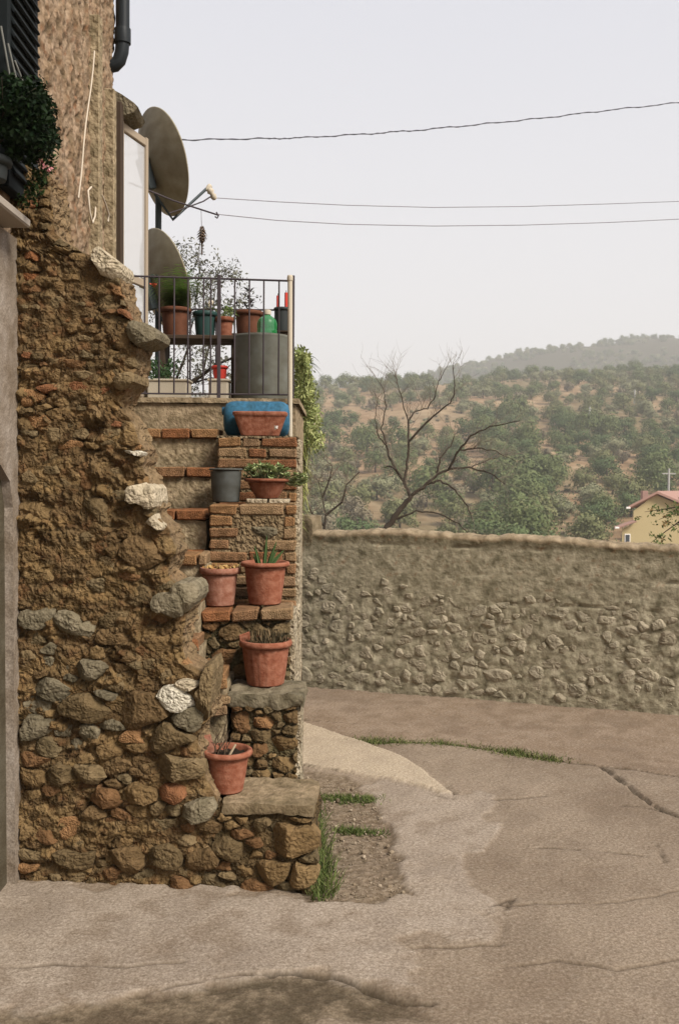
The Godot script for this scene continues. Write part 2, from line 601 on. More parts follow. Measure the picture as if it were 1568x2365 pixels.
# ---------------------------------------------------------------- pots
func pot_mesh(rb: float, rt: float, h: float, rim: float, lip: float, flute := 0.0) -> ArrayMesh:
	var mb := MB.new()
	var rr := rt - (rt - rb) * rim / h
	var p := PackedVector2Array([Vector2(0.001, 0), Vector2(rb * 0.96, 0), Vector2(rb, 0.006), Vector2(lerpf(rb, rr, 0.5), (h - rim) * 0.5), Vector2(rr - 0.002, h - rim - 0.002)])
	mb.lathe(p, 48, Vector3.ZERO, Basis(), flute, 18)
	var q := PackedVector2Array([Vector2(rr - 0.004, h - rim), Vector2(rt + lip, h - rim + 0.003), Vector2(rt + lip + 0.003, h - rim * 0.5), Vector2(rt + lip, h - 0.003), Vector2(rt + lip * 0.3, h), Vector2(rt - 0.010, h - 0.002), Vector2(rr - 0.014, h - rim), Vector2(rb * 0.9, h * 0.5)])
	mb.lathe(q, 48)
	return mb.mesh(true)

func pot(called: String, label: String, at: Vector3, rb: float, rt: float, h: float, m: Material, group := "", rim := 0.03, lip := 0.008, flute := 0.0) -> Node3D:
	var o := thing(called, label, "flowerpot", at, group)
	part("body", pot_mesh(rb, rt, h, rim, lip, flute), m, o)
	var s := MB.new()
	var pts := PackedVector3Array()
	for i in 5:
		for k in 20:
			var a := TAU * k / 20
			var r := lerpf(rt - 0.006 - (rt - rb) * 0.2, 0.001, i / 4.0)
			pts.append(Vector3(r * cos(a), h * 0.84 + R(0, 0.012), r * sin(a)))
	s.grid(pts, 20, true)
	part("soil", s.mesh(true), M.soil, o)
	return o

# ---------------------------------------------------------------- the scene
func settle(o: Node3D, base: Vector3) -> void:
	o.position = base
	for k in o.get_children(): k.position -= base

func _ready() -> void:
	rng.seed = 11
	var cam := Camera3D.new()
	cam.name = "camera"
	cam.fov = rad_to_deg(2.0 * atan(1182.5 / F))
	cam.near = 0.05
	cam.far = 9000.0
	cam.transform = Transform3D(cam_basis, eye)
	var lens := CameraAttributesPhysical.new()
	lens.frustum_focal_length = 12.0 / (1182.5 / F)
	lens.frustum_near = 0.05
	lens.frustum_far = 9000.0
	lens.frustum_focus_distance = 5.2
	lens.exposure_aperture = 5.6
	cam.attributes = lens
	add_child(cam)
	var sky_mat := ProceduralSkyMaterial.new()
	sky_mat.sky_top_color = Color(0.705, 0.715, 0.762)
	sky_mat.sky_horizon_color = Color(0.862, 0.855, 0.850)
	sky_mat.sky_curve = 0.28
	sky_mat.ground_horizon_color = Color(0.60, 0.57, 0.54)
	sky_mat.ground_bottom_color = Color(0.42, 0.38, 0.34)
	sky_mat.sun_angle_max = 0.1
	var sky := Sky.new()
	sky.sky_material = sky_mat
	var env := Environment.new()
	env.background_mode = Environment.BG_SKY
	env.sky = sky
	env.tonemap_mode = Environment.TONE_MAPPER_LINEAR
	env.tonemap_exposure = 1.46
	env.sdfgi_enabled = true
	env.ssao_enabled = true
	env.ssil_enabled = true
	env.fog_enabled = true
	env.fog_density = 0.00062
	env.fog_light_color = Color(0.96, 0.955, 0.94)
	var we := WorldEnvironment.new()
	we.name = "world_environment"
	we.environment = env
	add_child(we)
	var sun := DirectionalLight3D.new()
	sun.name = "sun"
	sun.light_energy = 1.25
	sun.light_color = Color(1.0, 0.965, 0.92)
	sun.light_angular_distance = 20.0
	sun.shadow_enabled = true
	sun.look_at_from_position(Vector3(6.2, 7.6, 1.2), Vector3(0, 0, -4.0))
	add_child(sun)
	make_materials()
	build_terrain()
	build_pavement()
	build_house()
	build_rubble_wall()
	build_staircase()
	build_back_wall()
	build_landing()
	build_pots()
	build_plants()
	build_far()
	build_wires()

# ---------------------------------------------------------------- terrain
const PROFILE := [[-80, -0.6], [5, -0.6], [9.0, -1.6], [16, -4.2], [40, -8.5], [90, -9.5], [130, -6.5], [190, 1.0], [250, 10.0], [320, 22.0], [390, 32.5], [440, 39.5], [475, 43.0], [530, 42.0], [640, 36.0], [760, 40.0]]

func ridge(a: float, b: float, c: float) -> float:
	return exp(-pow((a - b) / c, 2))

func piece(list: Array, t: float) -> float:
	for i in list.size() - 1:
		if t <= float(list[i + 1][0]):
			var k := clampf((t - float(list[i][0])) / (float(list[i + 1][0]) - float(list[i][0])), 0, 1)
			return lerpf(list[i][1], list[i + 1][1], k)
	return list[list.size() - 1][1]

var n_hill := noise(21, 0.012, 4)

func land(x: float, d: float) -> float:
	var h := piece(PROFILE, d)
	var far := smoothstep(180.0, 470.0, d) * (1.0 - smoothstep(560.0, 900.0, d))
	h += x * 0.055 * far
	h += n_hill.get_noise_2d(x, d) * 3.0 * smoothstep(60.0, 220.0, d)
	var top := piece([[-400, 60], [0, 92], [125, 122], [205, 143], [285, 153], [350, 158], [420, 152], [900, 120]], x)
	h = maxf(h, (top + 30.0) * ridge(d, 1150.0, 330.0) - 30.0 + n_hill.get_noise_2d(x * 0.7 + 900, d * 0.7) * 6.0 * smoothstep(700.0, 900.0, d))
	h = maxf(h, (150.0 + 8.0 * sin(x * 0.01 + 1.0)) * ridge(d, 1480.0, 260.0) - 20.0)
	return h

func build_terrain() -> void:
	var ds := [-60.0, -20.0, 0.0, 5.0, 8.0, 9.5]
	var d := 11.0
	while d < 1560.0:
		ds.append(d)
		d *= 1.022
	var n := noise(33, 0.03, 4)
	var n2 := noise(34, 0.011, 3)
	var cols := 221
	var pts := PackedVector3Array()
	var cc := PackedColorArray()
	for dd in ds:
		for k in cols:
			var t := (float(k) / (cols - 1) - 0.5) * 2.0
			var x: float = (dd + 75.0) * (t * 0.55 + 0.45 * t * t * t)
			pts.append(Vector3(x, land(x, dd), -dd))
			var a := clampf(n2.get_noise_2d(x, dd) * 1.6 + 0.5, 0, 1)
			var b := clampf(n.get_noise_2d(x, dd) * 1.5 + 0.5, 0, 1)
			var c := Color(0.44, 0.305, 0.185).lerp(Color(0.54, 0.41, 0.27), b)
			c = c.lerp(Color(0.26, 0.23, 0.13), clampf(a * 1.5 - 0.7, 0, 0.8))
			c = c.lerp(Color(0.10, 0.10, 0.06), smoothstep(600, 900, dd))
			cc.append(c)
	var mb := MB.new()
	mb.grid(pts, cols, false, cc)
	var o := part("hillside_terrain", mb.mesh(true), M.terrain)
	structure(o)
	tag(o, "valley floor and hillside of dry ochre grass behind the yard", "hillside")

# ---------------------------------------------------------------- pavement
var pav_xs := PackedFloat32Array()
var pav_ds := PackedFloat32Array()

func gp(list: Array) -> PackedVector2Array:        # picture points on the ground, as (x, distance)
	var out := PackedVector2Array()
	for i in range(0, list.size(), 2):
		var p := G(list[i], list[i + 1])
		out.append(Vector2(p.x, -p.z))
	return out

func stamp(field: PackedFloat32Array, line: PackedVector2Array, reach: float) -> void:
	for i in line.size() - 1:
		var a := line[i]
		var b := line[i + 1]
		var x0 := pav_xs.bsearch(minf(a.x, b.x) - reach)
		var x1 := pav_xs.bsearch(maxf(a.x, b.x) + reach)
		var d0 := pav_ds.bsearch(minf(a.y, b.y) - reach)
		var d1 := pav_ds.bsearch(maxf(a.y, b.y) + reach)
		for r in range(d0, mini(d1 + 1, pav_ds.size())):
			for k in range(x0, mini(x1 + 1, pav_xs.size())):
				var p := Vector2(pav_xs[k], pav_ds[r])
				var q := Geometry2D.get_closest_point_to_segment(p, a, b)
				var at := r * pav_xs.size() + k
				field[at] = minf(field[at], p.distance_to(q))

func jag(line: PackedVector2Array, amp: float) -> PackedVector2Array:
	var out := PackedVector2Array()
	for i in line.size() - 1:
		var n := maxi(1, int(line[i].distance_to(line[i + 1]) / 0.06))
		for k in n:
			var p := line[i].lerp(line[i + 1], float(k) / n)
			out.append(p + Vector2(R(-amp, amp), R(-amp, amp)))
	out.append(line[line.size() - 1])
	return out

func zone(poly: PackedVector2Array, field: PackedFloat32Array, nz: FastNoiseLite, soft: float, wob: float) -> void:
	# signed softness: 1 inside, 0 outside, over the distance soft
	var lo := Vector2(1e9, 1e9)
	var hi := -lo
	for p in poly:
		lo = lo.min(p); hi = hi.max(p)
	for r in pav_ds.size():
		if pav_ds[r] < lo.y - 0.3 or pav_ds[r] > hi.y + 0.3: continue
		for k in pav_xs.size():
			if pav_xs[k] < lo.x - 0.3 or pav_xs[k] > hi.x + 0.3: continue
			var p := Vector2(pav_xs[k], pav_ds[r])
			var q := p + Vector2(nz.get_noise_2d(p.x * 3.0, p.y * 3.0), nz.get_noise_2d(p.x * 3.0 + 50.0, p.y * 3.0)) * wob
			var s := 0.0
			for o in [Vector2(0, 0), Vector2(soft, 0), Vector2(-soft, 0), Vector2(0, soft), Vector2(0, -soft)]:
				if Geometry2D.is_point_in_polygon(q + o, poly): s += 0.2
			field[r * pav_xs.size() + k] = s

func blank(n: int, v: float) -> PackedFloat32Array:
	var f := PackedFloat32Array()
	f.resize(n)
	f.fill(v)
	return f

func build_pavement() -> void:
	for x in [-1.7, -1.55]: pav_xs.append(x)
	var x := -1.45
	while x < 2.75:
		pav_xs.append(x)
		x += 0.0135
	for e in [2.8, 3.0, 3.5, 4.5, 6.0, 9.0]: pav_xs.append(e)
	for e in [-7.0, -4.0, -1.0, 1.0, 2.0, 2.5]: pav_ds.append(e)
	var d := 2.75
	while d < 7.95:
		pav_ds.append(d)
		d += clampf(d * d / 1750.0, 0.004, 0.03)
	pav_ds.append(8.1)
	var cols := pav_xs.size()
	var n := cols * pav_ds.size()
	var nz := noise(41, 1.0, 4)
	var path := blank(n, 0)
	var ramp := blank(n, 0)
	var dirt := blank(n, 0)
	var pit := blank(n, 0)
	var upper := blank(n, 0)
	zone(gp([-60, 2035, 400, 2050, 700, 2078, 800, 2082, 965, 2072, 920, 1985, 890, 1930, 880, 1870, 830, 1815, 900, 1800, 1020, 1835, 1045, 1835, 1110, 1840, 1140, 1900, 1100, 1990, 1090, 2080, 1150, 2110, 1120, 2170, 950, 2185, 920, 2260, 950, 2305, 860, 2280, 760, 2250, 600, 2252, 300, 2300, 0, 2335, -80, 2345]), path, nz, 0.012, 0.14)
	zone(gp([600, 1640, 682, 1664, 760, 1690, 860, 1722, 950, 1762, 1046, 1838, 1020, 1838, 900, 1806, 780, 1785, 690, 1770, 600, 1770]), ramp, nz, 0.006, 0.02)
	zone(gp([640, 1785, 700, 1775, 830, 1812, 885, 1865, 890, 1925, 925, 1985, 966, 2068, 800, 2084, 690, 2084, 640, 2000]), dirt, nz, 0.005, 0.08)
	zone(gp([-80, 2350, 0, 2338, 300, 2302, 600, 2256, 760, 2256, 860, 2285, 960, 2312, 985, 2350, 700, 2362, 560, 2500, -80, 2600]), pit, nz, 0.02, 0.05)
	zone(gp([600, 1500, 1700, 1500, 1700, 1800, 1568, 1793, 1380, 1765, 1250, 1750, 1130, 1730, 1000, 1715, 840, 1712, 760, 1688, 680, 1662, 600, 1640]), upper, nz, 0.01, 0.02)
	var crack := blank(n, 9.0)
	var cr2 := blank(n, 9.0)
	for l in [[840, 1712, 1000, 1716, 1130, 1730, 1250, 1750, 1380, 1766, 1568, 1793, 1700, 1812], [1380, 1766, 1450, 1815, 1510, 1860, 1590, 1892], [600, 2254, 700, 2250, 770, 2258, 850, 2284, 920, 2310, 990, 2316], [680, 1581, 1568, 1650, 1700, 1660]]:
		stamp(crack, jag(gp(l), 0.008), 0.09)
	for l in [[1410, 1855, 1480, 1862, 1568, 1882, 1640, 1890], [1240, 1958, 1330, 1962, 1420, 1970, 1490, 1978], [1150, 2092, 1280, 2086, 1430, 2086, 1500, 2070, 1580, 2054], [1130, 1850, 1200, 1848, 1262, 1838], [1130, 2100, 1180, 2070, 1150, 2180, 1060, 2190, 940, 2190], [1520, 1950, 1535, 1990], [690, 1660, 770, 1668, 830, 1672], [0, 2238, 120, 2228, 300, 2232, 420, 2222], [300, 2300, 460, 2268, 600, 2254], [1000, 1838, 1040, 1850, 1046, 1835, 1030, 1815], [1160, 2230, 1290, 2220, 1420, 2240, 1568, 2215], [780, 1785, 700, 1770]]:
		stamp(cr2, jag(gp(l), 0.012), 0.06)
	var n1 := noise(42, 0.9, 5)
	var n2 := noise(43, 5.0, 4)
	var n3 := noise(44, 22.0, 3)
	var n4 := noise(45, 48.0, 2)
	var pts := PackedVector3Array()
	var cc := PackedColorArray()
	pts.resize(n)
	cc.resize(n)
	for r in pav_ds.size():
		for k in cols:
			var i := r * cols + k
			var px := pav_xs[k]
			var pd := pav_ds[r]
			var a := n1.get_noise_2d(px, pd)
			var b := n2.get_noise_2d(px, pd)
			var c := n3.get_noise_2d(px, pd)
			var h := a * 0.012 + b * 0.003 + c * 0.0007
			var col := Color(0.375, 0.305, 0.235).lerp(Color(0.455, 0.38, 0.30), clampf(a * 1.3 + 0.5, 0, 1))
			col = col.lerp(Color(0.47, 0.375, 0.29).lerp(Color(0.36, 0.275, 0.20), clampf(b * 1.2 + 0.4 + px * 0.12, 0, 1)), upper[i] * 0.8)
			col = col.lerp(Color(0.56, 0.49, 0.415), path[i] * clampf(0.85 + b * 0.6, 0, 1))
			h += path[i] * 0.006 - path[i] * c * 0.001
			col = col.lerp(Color(0.72, 0.625, 0.49), ramp[i] * clampf(0.95 + b * 0.4, 0, 1))
			h += ramp[i] * 0.018
			var gravel := clampf(c * 2.2 + 0.5, 0, 1)
			col = col.lerp(Color(0.22, 0.17, 0.115).lerp(Color(0.38, 0.31, 0.23), gravel), dirt[i] * 0.9)
			var grit := n4.get_noise_2d(px, pd)
			col = col.lerp(Color(0.20, 0.155, 0.11), clampf(grit * 2.4 - 0.9, 0, 0.35) * (1.0 - ramp[i] * 0.7))
			col = col.lerp(Color(0.58, 0.52, 0.44), clampf(-grit * 2.4 - 0.95, 0, 0.3))
			h += dirt[i] * (c * 0.006 + b * 0.004 - 0.008)
			col = col.lerp(Color(0.12, 0.095, 0.06).lerp(Color(0.30, 0.245, 0.175), clampf(b * 1.6 + c * 0.9 + 0.35, 0, 1)), pit[i] * 0.9)  # dirtier sunken patch, painted darker still to shade the nearest ground
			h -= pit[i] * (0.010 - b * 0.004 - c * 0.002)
			col = col.lerp(Color(0.27, 0.205, 0.15), clampf(-a * 1.0 - b * 1.0 - 0.25, 0, 0.3) * (1.0 - ramp[i]))
			var st1 := n1.get_noise_2d(px * 2.3 + 40.0, pd * 1.4 + 9.0)
			col = col.lerp(Color(0.24, 0.185, 0.14), clampf(st1 * 1.1 - 0.12 + b * 0.5 + c * 0.25, 0, 0.26) * (1.0 - ramp[i]))
			var w := 0.010 * (1.0 + b)
			var k1 := exp(-pow(crack[i] / w, 2))
			var k2 := exp(-pow(crack[i] / 0.03, 2)) * clampf(b * 2.0 + 0.2, 0, 1)
			h -= k1 * 0.022
			col = col.lerp(Color(0.07, 0.055, 0.035), maxf(k1, k2 * 0.5))
			var k3 := exp(-pow(cr2[i] / 0.0075, 2)) * clampf(b * 2.0 + 0.75, 0, 1)
			h -= k3 * 0.012
			col = col.lerp(Color(0.10, 0.075, 0.05), k3 * 0.9)
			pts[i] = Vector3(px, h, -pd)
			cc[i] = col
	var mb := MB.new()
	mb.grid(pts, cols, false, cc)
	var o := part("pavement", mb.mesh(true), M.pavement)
	structure(o)
	tag(o, "cracked old concrete yard with a paler path and a cream ramp", "pavement")

# ---------------------------------------------------------------- the old house on the side
const HX := -1.27

func build_house() -> void:
	var root := thing("stone_house", "tall old house with rough peeling render beside the rubble wall", "house")
	var n := noise(51, 1.0, 5)
	var n2 := noise(52, 1.0, 4)
	# rough rendered face
	var pts := PackedVector3Array()
	var cc := PackedColorArray()
	var rows := 230
	var cols := 110
	for i in rows + 1:
		for k in cols + 1:
			var d := lerpf(3.6, 5.62, float(k) / cols)
			var y := lerpf(2.2, 5.2, float(i) / rows)
			var a := n.get_noise_2d(d * 7.0, y * 4.5)
			var b := n2.get_noise_2d(d * 26.0, y * 20.0)
			var pit := maxf(0.0, n2.get_noise_2d(d * 13.0 + 40.0, y * 9.0) - 0.15)
			var w := a * 0.018 + b * 0.010 - pit * 0.05
			if k == cols: w = -0.05
			pts.append(Vector3(HX + w, y, -d - (0.004 if k == cols else 0.0) + a * 0.01))
			var c := Color(0.56, 0.43, 0.345).lerp(Color(0.44, 0.315, 0.225), clampf(a * 1.6 + 0.4, 0, 1))
			c = c.lerp(Color(0.40, 0.20, 0.115), clampf(n.get_noise_2d(d * 11.0 + 9.0, y * 12.0) * 2.2 - 0.45, 0, 0.8))
			c = c.lerp(Color(0.16, 0.125, 0.085), clampf(pit * 3.5, 0, 0.85))
			c = c.lerp(Color(0.52, 0.42, 0.34), clampf(b * 1.2 - 0.2, 0, 0.7))
			cc.append(c)
	var mb := MB.new()
	mb.grid(pts, cols + 1, false, cc)
	part("rendered_wall", mb.mesh(true), M.house_plaster, root)
	mb = MB.new()
	mb.box(Vector3(-4.66, 3.4, -0.30), Vector3(6.68, 7.6, 10.6), Basis(), 0.02)
	part("house_body", mb.mesh(false), M.old_plaster, root)
	mb = MB.new()
	mb.box(Vector3(-4.6, 7.4, -0.3), Vector3(7.4, 0.18, 11.3), Basis.from_euler(Vector3(0, 0, -0.08)), 0.02)
	part("roof", mb.mesh(false), M.roof_tile, root)
	# nearer plaster with an arched doorway
	var arch := PackedVector2Array([Vector2(3.945, -0.02), Vector2(3.945, 2.50), Vector2(2.3, 2.50), Vector2(2.3, -0.02), Vector2(2.85, -0.02), Vector2(2.85, 1.45)])
	for k in 9:
		var t := PI - PI * k / 8.0
		arch.append(Vector2(3.325 + 0.475 * cos(t) , 1.47 + 0.21 * pow(sin(t), 0.75)))
	arch.append(Vector2(3.80, 1.45))
	arch.append(Vector2(3.815, -0.02))
	part("arch_surround", extrude(arch, func(p: Vector2, w: float): return Vector3(HX - 0.025 + w, p.y, -p.x), 0.05), M.white_plaster, root)
	mb = MB.new()
	mb.box(Vector3(HX - 0.018, 0.85, -3.33), Vector3(0.02, 1.74, 0.99), Basis(), 0.003)
	part("door", mb.mesh(false), M.door_grey, root)
	# open shutter, slats, and the marble sill of the window beside it
	var sh := MB.new()
	sh.box(Vector3(HX + 0.03, 3.75, -3.86), Vector3(0.045, 2.2, 0.36), Basis(), 0.004)
	var sp := part("shutter", sh.mesh(false), M.shutter_paint, root)
	for i in 46:
		var s := MB.new()
		s.box(Vector3(HX + 0.058, 2.72 + i * 0.045, -3.86), Vector3(0.012, 0.034, 0.30), Basis.from_euler(Vector3(0, 0, 0.5)), 0.002)
		part("slat", s.mesh(false), M.shutter_paint, sp)
	var st := MB.new()
	st.box(Vector3(HX - 0.01, 3.75, -3.1), Vector3(0.05, 2.2, 1.1), Basis(), 0.004)
	part("window_pane", st.mesh(false), M.far_glass, root)
	st = MB.new()
	var e := P(72, 527, 3.72)
	st.box(Vector3((HX - 0.05 + e.x) * 0.5, e.y + 0.016, -3.05), Vector3(e.x - HX + 0.05, 0.034, 1.34), Basis(), 0.006)
	part("window_sill", st.mesh(false), M.marble, root)
	for i in 3:
		var t := MB.new()
		var a := P(3 + i * 16, 60 + i * 40, 3.62 + i * 0.03)
		var b := P(26 + i * 14, 190, 3.68 + i * 0.03)
		t.tube(PackedVector3Array([a, b]), PackedFloat32Array([0.004]), 6)
		part("pale_streak", t.mesh(true), M.meter_metal, root)  # thin pale tubes drawn as slanting streaks across the dark shutter
	# doorway far along the wall: jambs and the corbel over it
	for q in [[236, 5.10, 0.035, "old_plaster"], [256, 5.42, 0.03, "old_plaster"], [270, 5.60, 0.03, "dark_wood"]]:
		var j := MB.new()
		var top := 3.66 if q[0] > 240 else 3.9
		j.box(Vector3(HX + 0.02, (2.04 + top) * 0.5, -float(q[1])), Vector3(0.06, top - 2.04, float(q[2]) * 2.0), Basis(), 0.006)
		part("door_jamb", j.mesh(false), M[q[3]], root)
	mb = MB.new()
	var cb := PackedVector2Array()
	for q in [[250, 197], [282, 214], [306, 234], [315, 244], [307, 256], [286, 264], [250, 258]]:
		var cp0 := P(q[0], q[1], 5.60)
		cb.append(Vector2(cp0.x, cp0.y))
	mb = MB.new()
	part("corbel_stone", extrude(cb, func(p: Vector2, w: float): return Vector3(p.x + w * 0.03 * sin(p.y * 40.0), p.y, -5.86 + w), 0.24), M.grey_stone_0, root)
	# open glazed door leaf
	var lf := Node3D.new()
	lf.name = "glazed_door"
	root.add_child(lf)
	var hinge := P(277, 276, 5.66)
	var outer := P(339, 317, 5.98)
	var w := Vector3(outer.x - hinge.x, 0, outer.z - hinge.z)
	var wl := w.length()
	var bas := Basis(w.normalized(), Vector3.UP, w.normalized().cross(Vector3.UP))
	lf.transform = Transform3D(bas, Vector3(hinge.x, 2.05, hinge.z))
	var hh := hinge.y - 2.05
	for q in [[0.014, hh * 0.5, 0.028, hh, 0.03], [wl - 0.014, hh * 0.5, 0.028, hh, 0.03]]:
		var f := MB.new()
		f.box(Vector3(q[0], q[1], 0), Vector3(q[2], q[3], q[4]), Basis(), 0.004)
		part("stile", f.mesh(false), M.wood_frame, lf)
	for y in [0.03, 0.68, hh - 0.03]:
		var f := MB.new()
		f.box(Vector3(wl * 0.5, y, 0), Vector3(wl - 0.06, 0.045, 0.026), Basis(), 0.004)
		part("rail", f.mesh(false), M.wood_frame, lf)
	for q in [[0.06, 0.65], [0.71, hh - 0.06]]:
		var f := MB.new()
		f.box(Vector3(wl * 0.5, (q[0] + q[1]) * 0.5, 0), Vector3(wl - 0.06, q[1] - q[0], 0.006), Basis(), 0.001)
		part("glass", f.mesh(false), M.pane_glass, lf)
	# downpipe at the corner
	var pipe := thing("downpipe", "black drainpipe bending into the wall at the house corner", "drainpipe")
	var pts2 := PackedVector3Array([P(284, -900, 5.6), P(284, 60, 5.6), P(284, 95, 5.6), P(282, 120, 5.6), P(276, 140, 5.6), P(266, 150, 5.6), P(250, 153, 5.6), P(236, 154, 5.6)])
	mb = MB.new()
	mb.tube(pts2, PackedFloat32Array([0.038]), 16)
	part("pipe", mb.mesh(true), M.black_pipe, pipe)
	mb = MB.new()
	var cu := P(284, 84, 5.6)
	mb.lathe(PackedVector2Array([Vector2(0.039, -0.04), Vector2(0.045, -0.04), Vector2(0.045, 0.04), Vector2(0.039, 0.04)]), 20, cu)
	part("collar", mb.mesh(true), M.black_pipe, pipe)
	settle(pipe, P(250, 153, 5.6))
	# cords on the wall
	var cord := MB.new()
	var cp := PackedVector3Array()
	for i in 9:
		var t := i / 8.0
		var q := XP(lerpf(219, 181, t) + sin(t * 9.0) * 1.5, lerpf(118, 457, t), HX + 0.035)
		cp.append(q)
	cord.tube(cp, PackedFloat32Array([0.004]), 6)
	tag(part("wall_cord", cord.mesh(true), M.cord), "pale straight cord running down the rough house wall", "cord")
	cord = MB.new()
	cp = PackedVector3Array()
	for q in [[212, 432], [204, 440], [208, 490], [214, 515], [220, 500], [224, 450], [232, 440], [244, 470], [252, 495], [250, 512]]:
		cp.append(XP(q[0], q[1], HX + 0.03))
	cord.tube(cp, PackedFloat32Array([0.005]), 6)
	tag(part("wall_cord", cord.mesh(true), M.cord), "loop of loose pale cord hanging by the door jamb", "cord")
	# meter box at the arch edge
	mb = MB.new()
	var m0 := P(45, 1062, 3.93)
	mb.box(m0, Vector3(0.03, 0.17, 0.05), Basis(), 0.004)
	var mt := thing("meter_box", "narrow grey metal box fixed at the edge of the plaster", "meter box")
	part("box", mb.mesh(false), M.meter_metal, mt)
	mb = MB.new()
	mb.box(m0 + Vector3(0, 0.088, 0), Vector3(0.036, 0.008, 0.056), Basis(), 0.002)
	part("lid", mb.mesh(false), M.iron, mt)
	settle(mt, m0 - Vector3(0, 0.085, 0))

# ---------------------------------------------------------------- the broken rubble wall
var wt: Transform3D

func W(px: float, py: float) -> Vector2:
	var r := ray(px, py)
	var nn := wt.basis.z
	var p := eye + r * (nn.dot(wt.origin - eye) / nn.dot(r))
	var q := wt.affine_inverse() * p
	return Vector2(q.x, q.y)

func build_rubble_wall() -> void:
	rng.seed = 61
	var a := G(50, 2034)
	var b := G(735, 2058)
	var u := (b - a).normalized()
	wt = Transform3D(Basis(u, Vector3.UP, u.cross(Vector3.UP)), a)
	var root := thing("rubble_wall", "broken ochre rubble wall of mixed stones with a ragged edge", "wall")
	var edge := []
	for q in [[498, 2075], [498, 1850], [472, 1800], [452, 1700], [488, 1655], [470, 1562], [432, 1530], [416, 1480], [436, 1405], [425, 1370], [388, 1330], [402, 1275], [392, 1230], [358, 1190], [356, 1135], [328, 1088], [330, 1040], [302, 975], [270, 930], [308, 880], [318, 840], [310, 790], [304, 745], [288, 700], [276, 640], [205, 588], [150, 565], [128, 535], [108, 400], [60, 380]]:
		var w := W(q[0], q[1])
		edge.append([w.y, w.x])
	for i in range(1, edge.size()):
		edge[i][0] = maxf(edge[i][0], edge[i - 1][0] + 0.002)
	var top: float = edge[edge.size() - 1][0]
	var n := noise(62, 1.0, 5)
	var n2 := noise(63, 1.0, 4)
	var dark := Color(0.14, 0.095, 0.05)
	var ochre := Color(0.295, 0.20, 0.11)
	var rust := Color(0.28, 0.145, 0.075)
	var dust := Color(0.42, 0.31, 0.19)
	var cel := noise(64, 1.0, 1, FastNoiseLite.TYPE_CELLULAR)
	cel.cellular_return_type = FastNoiseLite.RETURN_DISTANCE2_SUB
	cel.domain_warp_enabled = true
	cel.domain_warp_amplitude = 0.9
	cel.domain_warp_frequency = 0.8
	var val := noise(64, 1.0, 1, FastNoiseLite.TYPE_CELLULAR)
	val.cellular_return_type = FastNoiseLite.RETURN_CELL_VALUE
	val.domain_warp_enabled = true
	val.domain_warp_amplitude = 0.9
	val.domain_warp_frequency = 0.8
	var nf := 120
	var ns := 18
	var thick := 0.2
	var pts := PackedVector3Array()
	var cc := PackedColorArray()
	var rows := int(top / 0.0095)
	for i in rows + 1:
		var v := lerpf(-0.06, top, float(i) / rows)
		var um := piece(edge, v) + n2.get_noise_2d(v * 14.0, 3.0) * 0.018
		for k in nf + ns:
			var p: Vector3
			if k < nf:
				var t := float(k) / (nf - 1)
				var uu := lerpf(-0.06, um, t)
				var near := clampf((um - uu) / 0.03, 0, 1)
				var disp := n.get_noise_2d(uu * 9.0, v * 13.0) * 0.038 - 0.010 * (1.0 - smoothstep(0.7, 1.2, v + n.get_noise_2d(uu * 3.0, 4.0) * 0.4)) + n2.get_noise_2d(uu * 30.0, v * 42.0) * 0.016
				var e := clampf((cel.get_noise_2d(uu * 9.0, v * 24.0) + 1.0) * 2.2, 0, 1)
				var bare := smoothstep(-0.15, 0.30, n.get_noise_2d(uu * 3.2 + 70.0, v * 4.0))
				disp = disp * (0.45 + 0.55 * bare) + ((e - 0.6) * 0.013 + val.get_noise_2d(uu * 9.0, v * 24.0) * 0.010) * bare
				p = Vector3(uu, v, disp + 0.004 - 0.018 * (1.0 - near))
			else:
				var t := float(k - nf + 1) / ns
				var bump := n2.get_noise_2d(t * 5.0 + 31.0, v * 16.0) * 0.022 + n.get_noise_2d(t * 16.0, v * 50.0) * 0.009
				p = Vector3(um + bump * minf(1.0, t * 4.0), v, -0.02 - thick * t)
			pts.append(wt * p)
			var g := n.get_noise_2d(p.x * 5.0 + 20.0, p.y * 6.0)
			var g2 := n2.get_noise_2d(p.x * 12.0 + 5.0, p.y * 16.0 + (8.0 if k >= nf else 0.0))
			var c := ochre.lerp(dark, clampf(g * 1.6 + 0.45, 0, 1))
			c = c.lerp(rust, clampf(g2 * 1.8 - 0.25, 0, 0.7))
			c = c.lerp(dust, clampf(-g2 * 1.8 - 0.2, 0, 0.7))
			if k < nf:
				var tone := val.get_noise_2d(p.x * 9.0, p.y * 24.0)
				c = c.lerp(Color(0.42, 0.29, 0.15), clampf(tone * 0.8 - 0.1, 0, 0.6))
				c = c.lerp(Color(0.19, 0.125, 0.07), clampf(-tone * 0.8 - 0.15, 0, 0.5))
			if k >= nf: c = c.lerp(Color(0.48, 0.36, 0.25), 0.55)  # broken end face painted paler, side light put into its colour
			cc.append(c)
	var mb := MB.new()
	mb.grid(pts, nf + ns, false, cc)
	part("mortar", mb.mesh(true), M.earth_mortar, root)
	# the low block at its foot
	var l0 := W(470, 1845)
	var l1 := W(722, 1842)
	mb = null
	part("mortar", rough_block(Vector3(l0.x, -0.06, -0.34), Vector3(l1.x, 0.318, -0.012), 0.022, 0.022, n, Color(0.27, 0.185, 0.10), Color(0.13, 0.10, 0.06), wt.basis, wt.origin), M.earth_mortar, root)
	part("ledge_top", rough_block(Vector3(W(512, 1845).x, 0.29, -0.33), Vector3(l1.x + 0.004, 0.336, 0.006), 0.010, 0.02, n, Color(0.48, 0.385, 0.28), Color(0.36, 0.29, 0.20), wt.basis, wt.origin), M.smooth_mortar, root)
